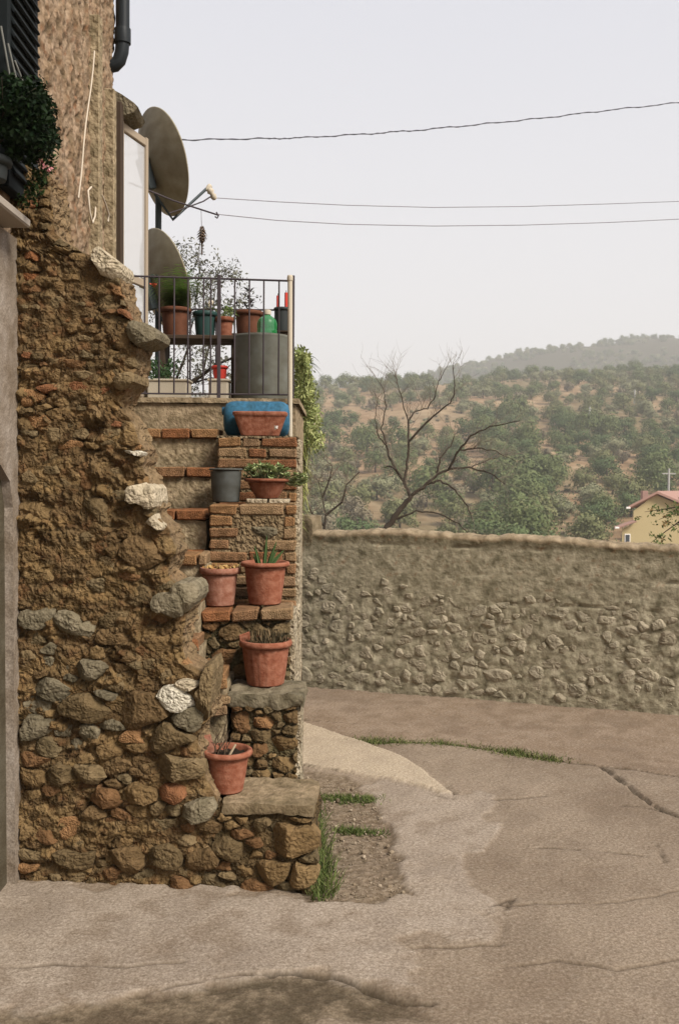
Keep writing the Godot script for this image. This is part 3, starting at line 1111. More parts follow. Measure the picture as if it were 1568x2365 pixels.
	# regions for stones
	var low := PackedVector2Array([W(46, 2056), W(733, 2066), W(736, 1990), W(728, 1905)])
	low.append(W(710, 1890)); low.append(W(520, 1885))
	for q in [[500, 1850], [474, 1800], [452, 1700], [484, 1655], [470, 1562], [432, 1530], [420, 1480], [430, 1405], [425, 1370], [388, 1330], [402, 1275], [392, 1230], [362, 1190], [360, 1135], [332, 1088], [334, 1040], [48, 1040]]:
		low.append(W(q[0], q[1]))
	var high := PackedVector2Array()
	for q in [[48, 1040], [334, 1040], [305, 975], [275, 930], [312, 880], [322, 840], [312, 790], [306, 745], [290, 700], [278, 640], [205, 590], [128, 540], [112, 420], [48, 420]]:
		high.append(W(q[0], q[1]))
	var px := 3.95 / F
	var special := [[404, 1392, 50, "grey_stone_0", 0.06], [412, 1608, 40, "white_stone", 0.055], [436, 1585, 26, "pale_stone", 0.05], [336, 1146, 31, "pale_stone", 0.06], [368, 1200, 20, "pale_stone", 0.05], [675, 1938, 66, "stone_0", 0.045], [708, 2022, 40, "stone_4", 0.05], [630, 2012, 42, "stone_0", 0.04], [378, 1978, 44, "stone_3", 0.035], [300, 1985, 48, "stone_1", 0.035],
		[462, 1872, 40, "grey_stone_2", 0.055], [210, 1632, 56, "stone_3", 0.05], [322, 1640, 64, "stone_1", 0.05], [240, 1610, 30, "grey_stone_1", 0.04], [326, 1832, 36, "stone_0", 0.045], [400, 1830, 32, "brick_1", 0.045], [410, 1770, 46, "stone_2", 0.06], [385, 1700, 46, "stone_3", 0.055], [470, 1600, 30, "stone_2", 0.04], [208, 1545, 40, "grey_stone_0", 0.045],
		[205, 1785, 32, "stone_2", 0.045], [150, 1790, 30, "stone_3", 0.045], [250, 1840, 36, "stone_5", 0.04], [180, 1985, 40, "stone_3", 0.03], [420, 2040, 24, "stone_5", 0.04], [330, 1275, 62, "stone_1", 0.03], [230, 1190, 60, "stone_3", 0.02], [440, 1660, 36, "grey_stone_1", 0.04], [540, 1965, 40, "stone_3", 0.03], [470, 1985, 34, "stone_1", 0.03], [325, 1040, 18, "white_stone", 0.04], [120, 1590, 44, "grey_stone_1", 0.04], [90, 1680, 36, "grey_stone_0", 0.035], [160, 1440, 44, "grey_stone_2", 0.03], [95, 1430, 36, "grey_stone_0", 0.035]]
	var fixed := PackedVector3Array()
	for s in special:
		var w := W(s[0], s[1])
		fixed.append(Vector3(w.x, w.y, float(s[2]) * px))
	var seeds := scatter(fixed, low, func(_p): return R(13, 38) * px, 6000, 1.7, 190)
	var cl := cells(seeds, low, 1.7)
	for i in cl.size():
		if cl[i].size() < 3 or absf(area(cl[i])) < 0.0002: continue
		var key := "stone_%d" % (rng.randi() % 7)
		var c := Vector2(seeds[i].x, seeds[i].y)
		var lower := c.y < W(60, 1400).y and c.x < W(280, 1400).x and c.y > W(60, 1720).y
		if lower and rng.randf() < 0.45: key = "grey_stone_%d" % (rng.randi() % 3)
		elif rng.randf() < 0.05: key = "brick_%d" % (rng.randi() % 2 + 1)
		var proud := R(-0.014, 0.014)
		if c.y < 0.9: proud += 0.008
		var cut := 0.13
		if i < special.size():
			key = special[i][3]
			proud = float(special[i][4]) * 0.9
			cut = 0.18
		part("stone", stone_mesh(cl[i], wt, proud, R(0.001, 0.006), 0.06, 0.35 if i < special.size() else 0.2, cut), M[key], root)
	fixed = PackedVector3Array()
	var sp2 := [[70, 590, 22], [72, 640, 22], [76, 690, 24], [250, 1000, 30]]
	for s in sp2:
		var w := W(s[0], s[1])
		fixed.append(Vector3(w.x, w.y, float(s[2]) * px))
	seeds = scatter(fixed, high, func(_p): return R(16, 46) * px, 5000, 2.1, 112)
	cl = cells(seeds, high, 2.1)
	for i in cl.size():
		if cl[i].size() < 3 or absf(area(cl[i])) < 0.0002: continue
		var key := "stone_%d" % (rng.randi() % 7)
		if rng.randf() < 0.2: key = "brick_%d" % (rng.randi() % 2 + 1)
		if i < 3: key = "brick_0"
		part("stone", stone_mesh(cl[i], wt, R(-0.006, 0.022), R(0.003, 0.007), 0.06, 0.3), M[key], root)
	# stones sticking out of the ragged edge
	for q in [[330, 772, 42, 30, "grey_stone_1", -0.55], [290, 880, 30, 20, "stone_2", 0.3], [428, 1378, 34, 44, "grey_stone_2", -0.35], [342, 1145, 26, 30, "pale_stone", 0.0], [405, 1610, 34, 38, "white_stone", 0.2], [474, 1612, 20, 84, "stone_2", -0.18], [250, 612, 40, 26, "pale_stone", -0.75]]:
		var w := W(q[0], q[1])
		var poly := PackedVector2Array()
		for k in 10:
			var an := TAU * k / 10
			poly.append(w + Vector2(cos(an) * float(q[2]), sin(an) * float(q[3])).rotated(float(q[5])) * px * R(0.88, 1.12))
		var o := part("stone", stone_mesh(poly, wt.translated_local(Vector3(0, 0, -0.02)), 0.065, 0.002, 0.16, 0.4, 0.15), M[q[4]], root)
	settle(root, wt.origin)

# ---------------------------------------------------------------- steps and stepped parapet
# front distance, picture left and right, level of the top
const PIERS := [[4.20, 530, 690, 0.674], [4.50, 466, 674, 0.985], [4.85, 481, 684, 1.462], [5.25, 500, 685, 1.805]]
const STEPS := [[5.66, 2.038], [5.42, 1.850], [5.17, 1.640], [4.92, 1.428], [4.66, 1.23], [4.41, 1.07], [4.28, 0.90], [4.20, 0.76]]

func build_staircase() -> void:
	rng.seed = 71
	var root := thing("stone_staircase", "old outdoor stair with brick nosings and a stepped brick parapet", "staircase")
	var n := noise(72, 1.0, 4)
	for i in range(1, STEPS.size()):
		var d: float = STEPS[i][0]
		var h: float = STEPS[i][1]
		var xr: float = -0.655
		if i >= 4: xr = P(478, 1400, d).x
		if i >= 5: xr = P(460, 1600, d).x
		if i == 7: xr = P(524, 1600, d).x
		var step := part("step", rough_block(Vector3(-1.25, h - 0.42, -d - 0.34), Vector3(xr, h - 0.05, -d), 0.008, 0.03, n, Color(0.44, 0.355, 0.255), Color(0.34, 0.265, 0.18)), M.old_plaster, root)
		var x := -1.25
		while x < xr - 0.03:
			var w := minf(R(0.13, 0.17), xr - x)
			step.add_child(named("brick", brick_mesh(Vector3(x + w * 0.5, h - 0.026 + R(-0.003, 0.003), -d - 0.10 + 0.016 + R(-.004, .004)), Vector3(w - R(0.006, 0.012), 0.05, 0.22), Basis(), 0.004), M["brick_%d" % [0, 2, 3, 5, 2][rng.randi() % 5]]), true)
			x += w
	for i in PIERS.size():
		var q: Array = PIERS[i]
		var d: float = q[0]
		var top: float = q[3]
		var back: float = PIERS[i + 1][0] if i + 1 < PIERS.size() else 5.62
		var xl := P(q[1], 1500, d).x
		var xr := P(q[2], 1500, d).x
		var rubble := i < 2
		var pier := part("parapet_pier", rough_block(Vector3(xl + 0.006, -0.05, -back - 0.02), Vector3(xr - 0.006, top - 0.02, -d - (0.012 if rubble else 0.003)), 0.02 if rubble else 0.008, 0.025, n,
			Color(0.25, 0.195, 0.12) if rubble else Color(0.44, 0.34, 0.23), Color(0.17, 0.15, 0.09) if rubble else Color(0.36, 0.265, 0.17)), M.earth_mortar, root)
		var frame := Transform3D(Basis(), Vector3(xl, 0, -d))
		var wid := xr - xl
		# pale render on the outer side
		part("outer_render", rough_block(Vector3(xr - 0.03, -0.05, -back + 0.003), Vector3(xr + 0.012, top - 0.012, -d - 0.016), 0.010, 0.03, n, Color(0.80, 0.72, 0.61), Color(0.66, 0.57, 0.46)), M.earth_mortar, root)
		if rubble:
			var region := PackedVector2Array([Vector2(0.004, 0.3 if i == 0 else 0.62), Vector2(wid, 0.3 if i == 0 else 0.62), Vector2(wid, top - 0.045), Vector2(0.004, top - 0.045)])
			var fixed := PackedVector3Array()
			if i == 0:
				for s in [[612, 1668, 26], [655, 1720, 34], [600, 1730, 24], [655, 1765, 28], [605, 1700, 24]]:
					var p := P(s[0], s[1], d)
					fixed.append(Vector3(p.x - xl, p.y, float(s[2]) * d / F))
			var seeds := scatter(fixed, region, func(_p): return R(0.022, 0.065), 1500, 1.4, 40)
			var cl := cells(seeds, region, 1.4)
			for k in cl.size():
				if cl[k].size() < 3 or absf(area(cl[k])) < 0.0002: continue
				var key := "stone_%d" % (rng.randi() % 7)
				if i == 0 and k < 5: key = ["brick_2", "stone_0", "stone_5", "stone_4", "stone_3"][k]
				pier.add_child(named("stone", stone_mesh(cl[k], frame, R(-0.004, 0.022), R(0.003, 0.008), 0.05, 0.25), M[key]), true)
		else:
			var y := top - 0.028
			var row := 0
			while y > (0.95 if i == 2 else 1.42):
				var x := 0.0
				while x < wid - 0.02:
					var w := R(0.10, 0.235)
					if x + w > wid - 0.05: w = wid - x
					var mid := (x + w * 0.5) / wid
					var patch := i == 2 and row > 0 and row < 4 and mid > 0.30 and mid < 0.80
					if not patch:
						pier.add_child(named("brick", brick_mesh(Vector3(xl + x + w * 0.5, y + R(-.002, .002), -d - 0.055 + R(-.003, .004)), Vector3(w - R(0.008, 0.014), 0.047, 0.12), Basis(), 0.004), M["brick_%d" % (1 + rng.randi() % 5)]), true)
					x += w
				y -= R(0.055, 0.060)
				row += 1
			if i == 2:
				var c := P(602, 1228, d)
				var poly := PackedVector2Array()
				for k in 10:
					var an := TAU * k / 10
					poly.append(Vector2(c.x - xl + cos(an) * 0.088 * R(0.9, 1.1), c.y + sin(an) * 0.042 * R(0.9, 1.1)))
				pier.add_child(named("stone", stone_mesh(poly, frame, 0.006, 0.002, 0.05, 0.5), M.grey_stone_1), true)
		# what caps each pier
		var x := xl
		var caps := []
		if i == 1:
			caps = [0.0, 0.31, 0.335, 0.62, 0.65, 1.0]
			for k in [0, 2, 4]:
				var a: float = xl + wid * float(caps[k])
				var b: float = xl + wid * float(caps[k + 1])
				pier.add_child(named("brick", brick_mesh(Vector3((a + b) * 0.5, top - 0.024 + 0.012 * k / 4.0, -d - 0.10), Vector3(b - a, 0.05, 0.26), Basis.from_euler(Vector3(0, 0, 0.05)), 0.005), M[["brick_0", "brick_3", "brick_5"][k / 2]]), true)
		elif i == 0:
			pier.add_child(named("cap_stone", rough_block(Vector3(xl - 0.01, top - 0.06, -back + 0.01), Vector3(xr + 0.022, top + 0.004, -d + 0.025), 0.016, 0.018, n, Color(0.25, 0.225, 0.17), Color(0.36, 0.32, 0.25)), M.smooth_mortar), true)
		elif i == 3:
			pier.add_child(named("cap_screed", rough_block(Vector3(xl - 0.003, top - 0.01, -back + 0.01), Vector3(xr + 0.004, top + 0.004, -d + 0.004), 0.003, 0.02, n, Color(0.42, 0.34, 0.25), Color(0.36, 0.28, 0.2)), M.earth_mortar), true)
	# odd bricks lying on the broken lower steps
	for q in [[436, 1490, 4.24, 36, 26, "brick_0"], [500, 1578, 4.17, 46, 26, "brick_2"], [505, 1618, 4.17, 46, 18, "brick_5"], [503, 1640, 4.16, 40, 20, "brick_4"], [430, 1280, 4.90, 80, 22, "brick_0"]]:
		var c := P(q[0], q[1], q[2])
		root.add_child(named("brick", brick_mesh(c + Vector3(0, 0, -0.03), Vector3(float(q[3]) * float(q[2]) / F, float(q[4]) * float(q[2]) / F, 0.11), Basis.from_euler(Vector3(0, 0.2, 0.04)), 0.004), M[q[5]]), true)
	# landing
	var xr2 := -0.232
	part("landing_slab", rough_block(Vector3(-1.26, 2.008, -6.9), Vector3(xr2, 2.038, -5.648), 0.003, 0.03, n, Color(0.62, 0.51, 0.38), Color(0.52, 0.42, 0.31)), M.smooth_mortar, root)
	part("landing_base", rough_block(Vector3(-1.25, -0.05, -6.86), Vector3(xr2 - 0.02, 2.008, -5.665), 0.006, 0.04, n, Color(0.56, 0.46, 0.34), Color(0.45, 0.36, 0.26)), M.smooth_mortar, root)
	settle(root, Vector3(-0.5, 0, -4.2))

func named(called: String, m: Mesh, mt: Material) -> MeshInstance3D:
	var o := MeshInstance3D.new()
	o.name = called
	o.mesh = m
	o.material_override = mt
	return o

# ---------------------------------------------------------------- the wall at the back of the yard
func build_back_wall() -> void:
	rng.seed = 81
	var a := G(560, 1572)
	var b := G(1568, 1652)
	var u := b - a
	u.y = 0
	u = u.normalized()
	var t := Transform3D(Basis(u, Vector3.UP, u.cross(Vector3.UP)), Vector3(a.x, 0, a.z))
	var root := thing("yard_wall", "long low field stone wall with worn render closing the yard", "wall")
	var old := wt
	wt = t
	var topline := []
	for q in [[560, 1226], [722, 1227], [780, 1230], [850, 1226], [940, 1226], [1030, 1234], [1110, 1241], [1180, 1238], [1300, 1245], [1400, 1256], [1480, 1260], [1568, 1263]]:
		var w := W(q[0], q[1])
		topline.append([w.x, w.y])
	topline.append([6.5, 1.10])
	var n := noise(82, 1.0, 5)
	var n2 := noise(83, 1.0, 4)
	var pts := PackedVector3Array()
	var cc := PackedColorArray()
	var nf := 88
	var cols := nf + 16
	var us := []
	var uu := 0.0
	while uu < 6.4:
		us.append(uu)
		uu += 0.0135 if uu < 3.4 else 0.08
	# rows run along the wall's section, columns along its length
	for k in cols:
		for x in us:
			var top := piece(topline, x) + n2.get_noise_2d(x * 9.0, 1.0) * 0.012
			var p: Vector3
			var v := 0.0
			if k < nf:
				v = lerpf(-0.08, top - 0.012, float(k) / (nf - 1))
				var low := 1.0 - smoothstep(0.55, 0.9, v + n.get_noise_2d(x * 2.0, 7.0) * 0.25)
				var disp := n.get_noise_2d(x * 7.0, v * 9.0) * 0.014 * (0.15 + low * 0.8) + n2.get_noise_2d(x * 24.0, v * 30.0) * 0.005 * (0.3 + low)
				# edges of old render patches and block joints in the upper part
				var joint := 0.0
				if v > 0.66:
					var jv := fposmod(v + 0.02 * n.get_noise_2d(x * 1.3, 2.0), 0.20)
					joint = exp(-pow((jv - 0.10) / 0.008, 2)) * clampf(n2.get_noise_2d(x * 2.6 + 9.0, floorf(v / 0.20) * 7.0) * 2.4, 0, 1)
				p = Vector3(x, v, disp - joint * 0.018 - low * 0.004)
			else:
				var s := float(k - nf + 1) / 16.0
				if s < 0.6:
					p = Vector3(x, top + 0.008 * sin(s / 0.6 * PI), -0.26 * s / 0.6)
					p.y += n2.get_noise_2d(x * 16.0, s * 5.0) * 0.010 + n2.get_noise_2d(x * 60.0, s * 12.0) * 0.007
				else:
					p = Vector3(x, lerpf(top, -1.8, (s - 0.6) / 0.4), -0.26)
				v = top
			pts.append(t * p)
			var g := n.get_noise_2d(p.x * 4.0 + 20.0, p.y * 5.0)
			var g2 := n2.get_noise_2d(p.x * 10.0 + 5.0, p.y * 12.0)
			var c := Color(0.66, 0.62, 0.515).lerp(Color(0.53, 0.495, 0.40), clampf(g * 1.4 + 0.4, 0, 1))
			c = c.lerp(Color(0.27, 0.25, 0.185), clampf(-g2 * 1.9 - 0.12, 0, 0.75))
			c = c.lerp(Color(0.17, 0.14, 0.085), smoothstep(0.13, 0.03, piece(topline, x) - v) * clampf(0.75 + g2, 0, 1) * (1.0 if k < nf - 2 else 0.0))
			c = c.lerp(Color(0.40, 0.22, 0.13), clampf(g2 * 3.0 - 1.15, 0, 0.5) * (1.0 if v > 0.8 and k < nf else 0.0))
			if k >= nf - 2: c = Color(0.60, 0.50, 0.385).lerp(Color(0.42, 0.34, 0.25), clampf(g2 * 1.3 + 0.4, 0, 1))
			cc.append(c)
	var mb := MB.new()
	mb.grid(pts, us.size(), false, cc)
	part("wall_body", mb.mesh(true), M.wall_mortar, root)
	var region := PackedVector2Array([Vector2(0.35, 0.02), Vector2(3.2, 0.02), Vector2(3.2, 0.66)])
	for q in [[2.9, 0.78], [2.6, 0.66], [2.3, 0.80], [1.9, 0.68], [1.5, 0.76], [1.1, 0.86], [0.8, 0.74], [0.6, 0.92], [0.35, 0.95]]:
		region.append(Vector2(q[0], q[1]))
	var seeds := scatter(PackedVector3Array(), region, func(p): return R(0.026, 0.098) * (1.15 if p.y < 0.35 else 0.85), 9000, 1.3, 296)
	var cl := cells(seeds, region, 1.3)
	for i in cl.size():
		if cl[i].size() < 3 or absf(area(cl[i])) < 0.0004: continue
		part("stone", stone_mesh(cl[i], t, R(-0.008, 0.012), R(0.002, 0.007), 0.06, 0.6), M["field_stone_%d" % (rng.randi() % 4)], root)
	# stub at the near end of the wall
	var s0 := W(690, 1195)
	var s1 := W(722, 1192)
	part("end_block", rough_block(Vector3(s0.x - 0.08, s0.y - 0.22, -0.24), Vector3(s1.x, s1.y, 0.006), 0.012, 0.02, n, Color(0.40, 0.335, 0.25), Color(0.31, 0.26, 0.19), t.basis, t.origin), M.wall_mortar, root)
	wt = old
	settle(root, t.origin)

# ---------------------------------------------------------------- things on the landing
func build_landing() -> void:
	rng.seed = 91
	var rail := thing("balcony_railing", "thin dark iron railing round the landing above the stair", "railing")
	var d := 5.69
	var tl := P(288, 637, d)
	var tr := P(679, 649, d)
	var mb := MB.new()
	mb.tube(PackedVector3Array([tl, tr]), PackedFloat32Array([0.0065]), 6)
	part("top_rail", mb.mesh(true), M.iron, rail)
	var bl := P(288, 915, d)
	var br := P(679, 924, d)
	bl.y = 2.062
	br.y = 2.062
	mb = MB.new()
	mb.tube(PackedVector3Array([bl, br]), PackedFloat32Array([0.0055]), 6)
	part("bottom_rail", mb.mesh(true), M.iron, rail)
	for px in [299.5, 334.5, 368, 402.7, 434.5, 470.4, 487, 542, 575.8, 609, 644]:
		var x := P(px, 780, d).x
		var k := (x - tl.x) / (tr.x - tl.x)
		mb = MB.new()
		mb.tube(PackedVector3Array([Vector3(x, 2.062, -d), Vector3(x, lerpf(tl.y, tr.y, k), -d)]), PackedFloat32Array([0.0052]), 6)
		part("bar", mb.mesh(true), M.iron, rail)
	for q in [[506, 0.010], [677, 0.007]]:
		var x := P(q[0], 780, d).x
		mb = MB.new()
		mb.box(Vector3(x, 2.385, -d), Vector3(float(q[1]) * 2.0, 0.70, 0.02), Basis(), 0.002)
		part("post", mb.mesh(false), M.iron, rail)
	var r0 := P(440, 714, 6.75)
	var r1 := P(636, 716, 6.75)
	mb = MB.new()
	mb.tube(PackedVector3Array([r0, r1]), PackedFloat32Array([0.007]), 6)
	part("rear_rail", mb.mesh(true), M.iron, rail)
	for q in [440, 500, 560, 636]:
		var x := P(q, 714, 6.75).x
		mb = MB.new()
		mb.tube(PackedVector3Array([Vector3(x, 2.03, -6.75), Vector3(x, r0.y, -6.75)]), PackedFloat32Array([0.007]), 6)
		part("bar", mb.mesh(true), M.iron, rail)
	settle(rail, Vector3(bl.x, 2.04, -d))
	# cream pole in front
	var p0 := P(670, 1010, 5.60)
	var p1 := P(670, 640, 5.60)
	mb = MB.new()
	mb.tube(PackedVector3Array([Vector3(p0.x, 1.81, p0.z), p1]), PackedFloat32Array([0.0135]), 14)
	var po := thing("cream_pole", "cream plastic pole standing at the landing corner by the blue drum", "pole")
	part("tube", mb.mesh(true), M.cream_paint, po)
	mb = MB.new()
	mb.lathe(PackedVector2Array([Vector2(0.0, 0.012), Vector2(0.014, 0.01), Vector2(0.0165, 0.0), Vector2(0.0165, -0.02), Vector2(0.0135, -0.02)]), 14, p1)
	part("cap", mb.mesh(true), M.cream_paint, po)
	settle(po, Vector3(p0.x, 1.81, p0.z))
	# blue drum lying on its side
	var c := P(594, 965, 5.50)
	var rr := 0.100
	c.y = 1.809 + rr
	var hw := 0.178
	var side := Basis(Vector3(0, -1, 0), Vector3(1, 0, 0), Vector3(0, 0, 1))
	mb = MB.new()
	mb.lathe(PackedVector2Array([Vector2(0.001, -hw), Vector2(rr * 0.62, -hw), Vector2(rr * 0.86, -hw + 0.012), Vector2(rr * 0.97, -hw + 0.034), Vector2(rr, -hw + 0.06), Vector2(rr, -0.07), Vector2(rr * 0.99, -0.06), Vector2(rr, -0.05), Vector2(rr, 0.05), Vector2(rr * 0.99, 0.06), Vector2(rr, 0.07), Vector2(rr, hw - 0.05), Vector2(rr * 0.95, hw - 0.03), Vector2(rr * 0.8, hw - 0.008), Vector2(rr * 0.5, hw), Vector2(0.001, hw)]), 40, c, side)
	var drum := thing("blue_drum", "blue plastic drum lying on its side behind the long planter", "drum")
	part("barrel", mb.mesh(true), M.blue_plastic, drum)
	mb = MB.new()
	mb.lathe(PackedVector2Array([Vector2(0.001, -hw - 0.014), Vector2(0.022, -hw - 0.014), Vector2(0.024, -hw + 0.004)]), 16, c + Vector3(0, 0.045, 0), side)
	part("bung", mb.mesh(true), M.blue_plastic, drum)
	settle(drum, c - Vector3(0, rr, 0))
	# tank
	c = P(604, 900, 6.02)
	var th := P(604, 777, 6.02).y - 2.038
	mb = MB.new()
	var tw := 0.166
	mb.lathe(PackedVector2Array([Vector2(0.001, 0.004), Vector2(tw * 0.96, 0.004), Vector2(tw, 0.02), Vector2(tw, th * 0.33), Vector2(tw * 0.975, th * 0.35), Vector2(tw, th * 0.37), Vector2(tw, th * 0.66), Vector2(tw * 0.975, th * 0.68), Vector2(tw, th * 0.70), Vector2(tw, th - 0.02), Vector2(tw * 1.02, th - 0.015), Vector2(tw * 1.02, th), Vector2(tw * 0.93, th)]), 40)
	var tank := thing("grey_barrel", "tall grey metal barrel standing behind the railing", "barrel", Vector3(c.x, 2.038, c.z))
	part("body", mb.mesh(true), M.tank_grey, tank)
	mb = MB.new()
	mb.lathe(PackedVector2Array([Vector2(tw * 0.96, th - 0.006), Vector2(tw * 0.5, th - 0.006), Vector2(0.001, th - 0.006)]), 40)
	part("lid", mb.mesh(true), M.tank_grey, tank)
	# green water bottle on it
	c = P(617, 777, 5.99)
	var s := 5.99 / F
	var bottle := thing("green_bottle", "large green plastic bottle with a cream cap on the grey barrel", "bottle", Vector3(c.x, 2.038 + th + 0.002, c.z))
	mb = MB.new()
	mb.lathe(PackedVector2Array([Vector2(0.001, 0.0), Vector2(22 * s, 0.0), Vector2(23 * s, 3 * s), Vector2(23 * s, 12 * s), Vector2(21.5 * s, 14 * s), Vector2(23 * s, 16 * s), Vector2(23 * s, 26 * s), Vector2(21 * s, 34 * s), Vector2(16 * s, 40 * s), Vector2(10 * s, 44 * s), Vector2(7.5 * s, 46 * s), Vector2(7.5 * s, 50 * s)]), 28)
	part("body", mb.mesh(true), M.bottle_green, bottle)
	mb = MB.new()
	mb.lathe(PackedVector2Array([Vector2(8.4 * s, 47 * s), Vector2(8.8 * s, 48 * s), Vector2(8.8 * s, 57 * s), Vector2(7.6 * s, 58 * s), Vector2(0.001, 58 * s)]), 20)
	part("cap", mb.mesh(true), M.cream_paint, bottle)
	# shelf
	var sh := thing("plant_shelf", "weathered plank shelf carrying pots behind the railing", "shelf")
	var a := P(366, 783, 6.30)
	var b := P(560, 790, 6.30)
	var hy := 2.463
	for k in 3:
		mb = MB.new()
		mb.box(Vector3((a.x + b.x) * 0.5, hy - 0.014, a.z + 0.10 - k * 0.10), Vector3(b.x - a.x, 0.026, 0.092), Basis(), 0.004)
		part("plank", mb.mesh(false), M.dark_wood, sh)
	for x in [a.x + 0.04, b.x - 0.04]:
		mb = MB.new()
		mb.box(Vector3(x, (2.038 + hy - 0.03) * 0.5, a.z), Vector3(0.035, hy - 0.03 - 2.038, 0.2), Basis(), 0.004)
		part("leg", mb.mesh(false), M.dark_wood, sh)
	settle(sh, Vector3((a.x + b.x) * 0.5, 2.038, a.z))
	# pots on the shelf: label, centre, width, height, material
	for q in [["square brown pot of bushy ferns on the plank shelf", 406, 66, 66, "shaded_terracotta", 0.02], ["dark green pot between the fern pot and the small terracotta one", 474, 52, 58, "green_dark_plastic", 0.012], ["small terracotta pot of green sprigs on the shelf end", 519, 40, 46, "dark_terracotta", 0.014]]:
		var x := P(q[1], 780, 6.28).x
		var w: float = float(q[2]) * 6.28 / F * 0.5
		pot("shelf_pot", q[0], Vector3(x, hy, -6.28), w * 0.8, w, float(q[3]) * 6.28 / F, M[q[4]], "pots on the plank shelf", 0.03, float(q[5]) * 0.4)
	# brown pot of a dry succulent, on its own stand behind the barrel
	var bx := P(574, 780, 6.45).x
	var stand := thing("pot_stand", "rough wooden stand behind the grey barrel", "stand")
	mb = MB.new()
	mb.box(Vector3(bx, 2.49, -6.45), Vector3(0.22, 0.03, 0.16), Basis(), 0.004)
	part("top", mb.mesh(false), M.dark_wood, stand)
	for x in [-0.09, 0.09]:
		mb = MB.new()
		mb.box(Vector3(bx + x, 2.256, -6.45), Vector3(0.03, 0.436, 0.12), Basis(), 0.004)
		part("leg", mb.mesh(false), M.dark_wood, stand)
	settle(stand, Vector3(bx, 2.038, -6.45))
	pot("brown_pot", "brown pot of a withered dark succulent behind the green bottle", Vector3(bx, 2.505, -6.45), 0.075, 0.085, 0.15, M.shaded_terracotta)
	# black bucket with red candles, hung at the corner
	var kx := P(650, 735, 6.12).x
	var kt := thing("crate_stand", "narrow dark crate stand at the landing corner", "stand")
	mb = MB.new()
	mb.box(Vector3(kx, 2.263, -6.2), Vector3(0.1, 0.44, 0.1), Basis(), 0.004)
	part("frame", mb.mesh(false), M.dark_wood, kt)
	mb = MB.new()
	mb.box(Vector3(kx, 2.486, -6.2), Vector3(0.12, 0.008, 0.12), Basis(), 0.002)
	part("top", mb.mesh(false), M.dark_wood, kt)
	settle(kt, Vector3(kx, 2.038, -6.2))
	var kb := P(650, 755, 6.2).y
	pot("black_pot", "black pot holding red candles at the landing corner", Vector3(kx, 2.49, -6.2), 0.040, 0.048, P(650, 711, 6.2).y - 2.49, M.dark_plastic, "", 0.02, 0.003)
	for q in [[642, 683, 0.009], [661, 676, 0.010]]:
		var cb := P(q[0], 715, 6.2)
		var ct := P(q[0], q[1], 6.2)
		mb = MB.new()
		mb.tube(PackedVector3Array([Vector3(cb.x, 2.56, cb.z), ct]), PackedFloat32Array([q[2]]), 12)
		var cd := thing("red_candle", "slender red candle in the black pot, the %s" % ("shorter left one" if q[0] < 650 else "taller right one"), "candle", Vector3(cb.x, 2.56, cb.z))
		var pc := part("wax", mb.mesh(true), M.red_plastic, cd)
		pc.position = -cd.position
		mb = MB.new()
		mb.tube(PackedVector3Array([ct, ct + Vector3(0, 0.014, 0)]), PackedFloat32Array([0.002]), 5)
		pc = part("wick", mb.mesh(true), M.dark_plastic, cd)
		pc.position = -cd.position
	# cream troughs low behind the bars
	for q in [["wide cream trough under the dark green bush", 392, 92, 36], ["short cream block at the left end of the railing", 318, 34, 44], ["cream trough under the small red pot", 508, 44, 36]]:
		var x := P(q[1], 900, 5.98).x
		var w: float = float(q[2]) * 5.98 / F
		var top := P(q[1], 918 - float(q[3]), 5.98).y
		var o := thing("cream_trough", q[0], "trough", Vector3(x, 2.038, -5.98), "cream troughs behind the railing")
		mb = MB.new()
		mb.box(Vector3(0, (top - 2.038) * 0.5, 0), Vector3(w, top - 2.038, 0.16), Basis(), 0.008)
		part("body", mb.mesh(false), M.cream_paint, o)
		mb = MB.new()
		mb.box(Vector3(0, top - 2.038 + 0.004, 0), Vector3(w + 0.016, 0.014, 0.176), Basis(), 0.004)
		part("rim", mb.mesh(false), M.cream_paint, o)
		if q[1] == 508:
			pot("red_pot", "small bright red pot on a cream trough behind the bars", Vector3(x, top + 0.0125, -5.98), 0.034, 0.046, 0.082, M.red_plastic, "", 0.018, 0.002)
	# satellite dishes on one mast
	var mast := thing("dish_mast", "steel mast behind the landing carrying two dishes", "mast")
	var mx := P(366, 700, 7.05).x
	mb = MB.new()
	mb.tube(PackedVector3Array([Vector3(mx, 0.0, -7.05), Vector3(mx, P(366, 360, 7.05).y, -7.05)]), PackedFloat32Array([0.022]), 12)
	part("tube", mb.mesh(true), M.dark_metal, mast)
	mb = MB.new()
	mb.box(Vector3(mx, 0.02, -7.05), Vector3(0.16, 0.02, 0.16), Basis(), 0.004)
	part("base_plate", mb.mesh(false), M.dark_metal, mast)
	settle(mast, Vector3(mx, 0.0, -7.05))
	for q in [["upper grey satellite dish turned away above the glazed door", 358, 378, 0.356], ["lower grey satellite dish half hidden behind the potted ferns", 363, 654, 0.358]]:
		var o := thing("satellite_dish", q[0], "satellite dish", P(q[1], q[2], 6.95), "satellite dishes on the mast")
		var ax := Vector3(0.80, 0.30, -0.52).normalized()
		var ux := Vector3.UP - ax * ax.y
		ux = ux.normalized()
		var bs := Basis(ux.cross(ax) * 0.98, ax, ux)
		bs = Basis(ax.cross(ux), ax, ux)
		o.basis = bs.orthonormalized()
		mb = MB.new()
		var pr := PackedVector2Array()
		var rad: float = q[3]
		for k in 12: pr.append(Vector2(rad * maxf(k, 0.02) / 11.0, 0.11 * pow(k / 11.0, 2) - 0.055))
		pr.append(Vector2(rad + 0.006, 0.058)); pr.append(Vector2(rad + 0.004, 0.064)); pr.append(Vector2(rad - 0.006, 0.060))
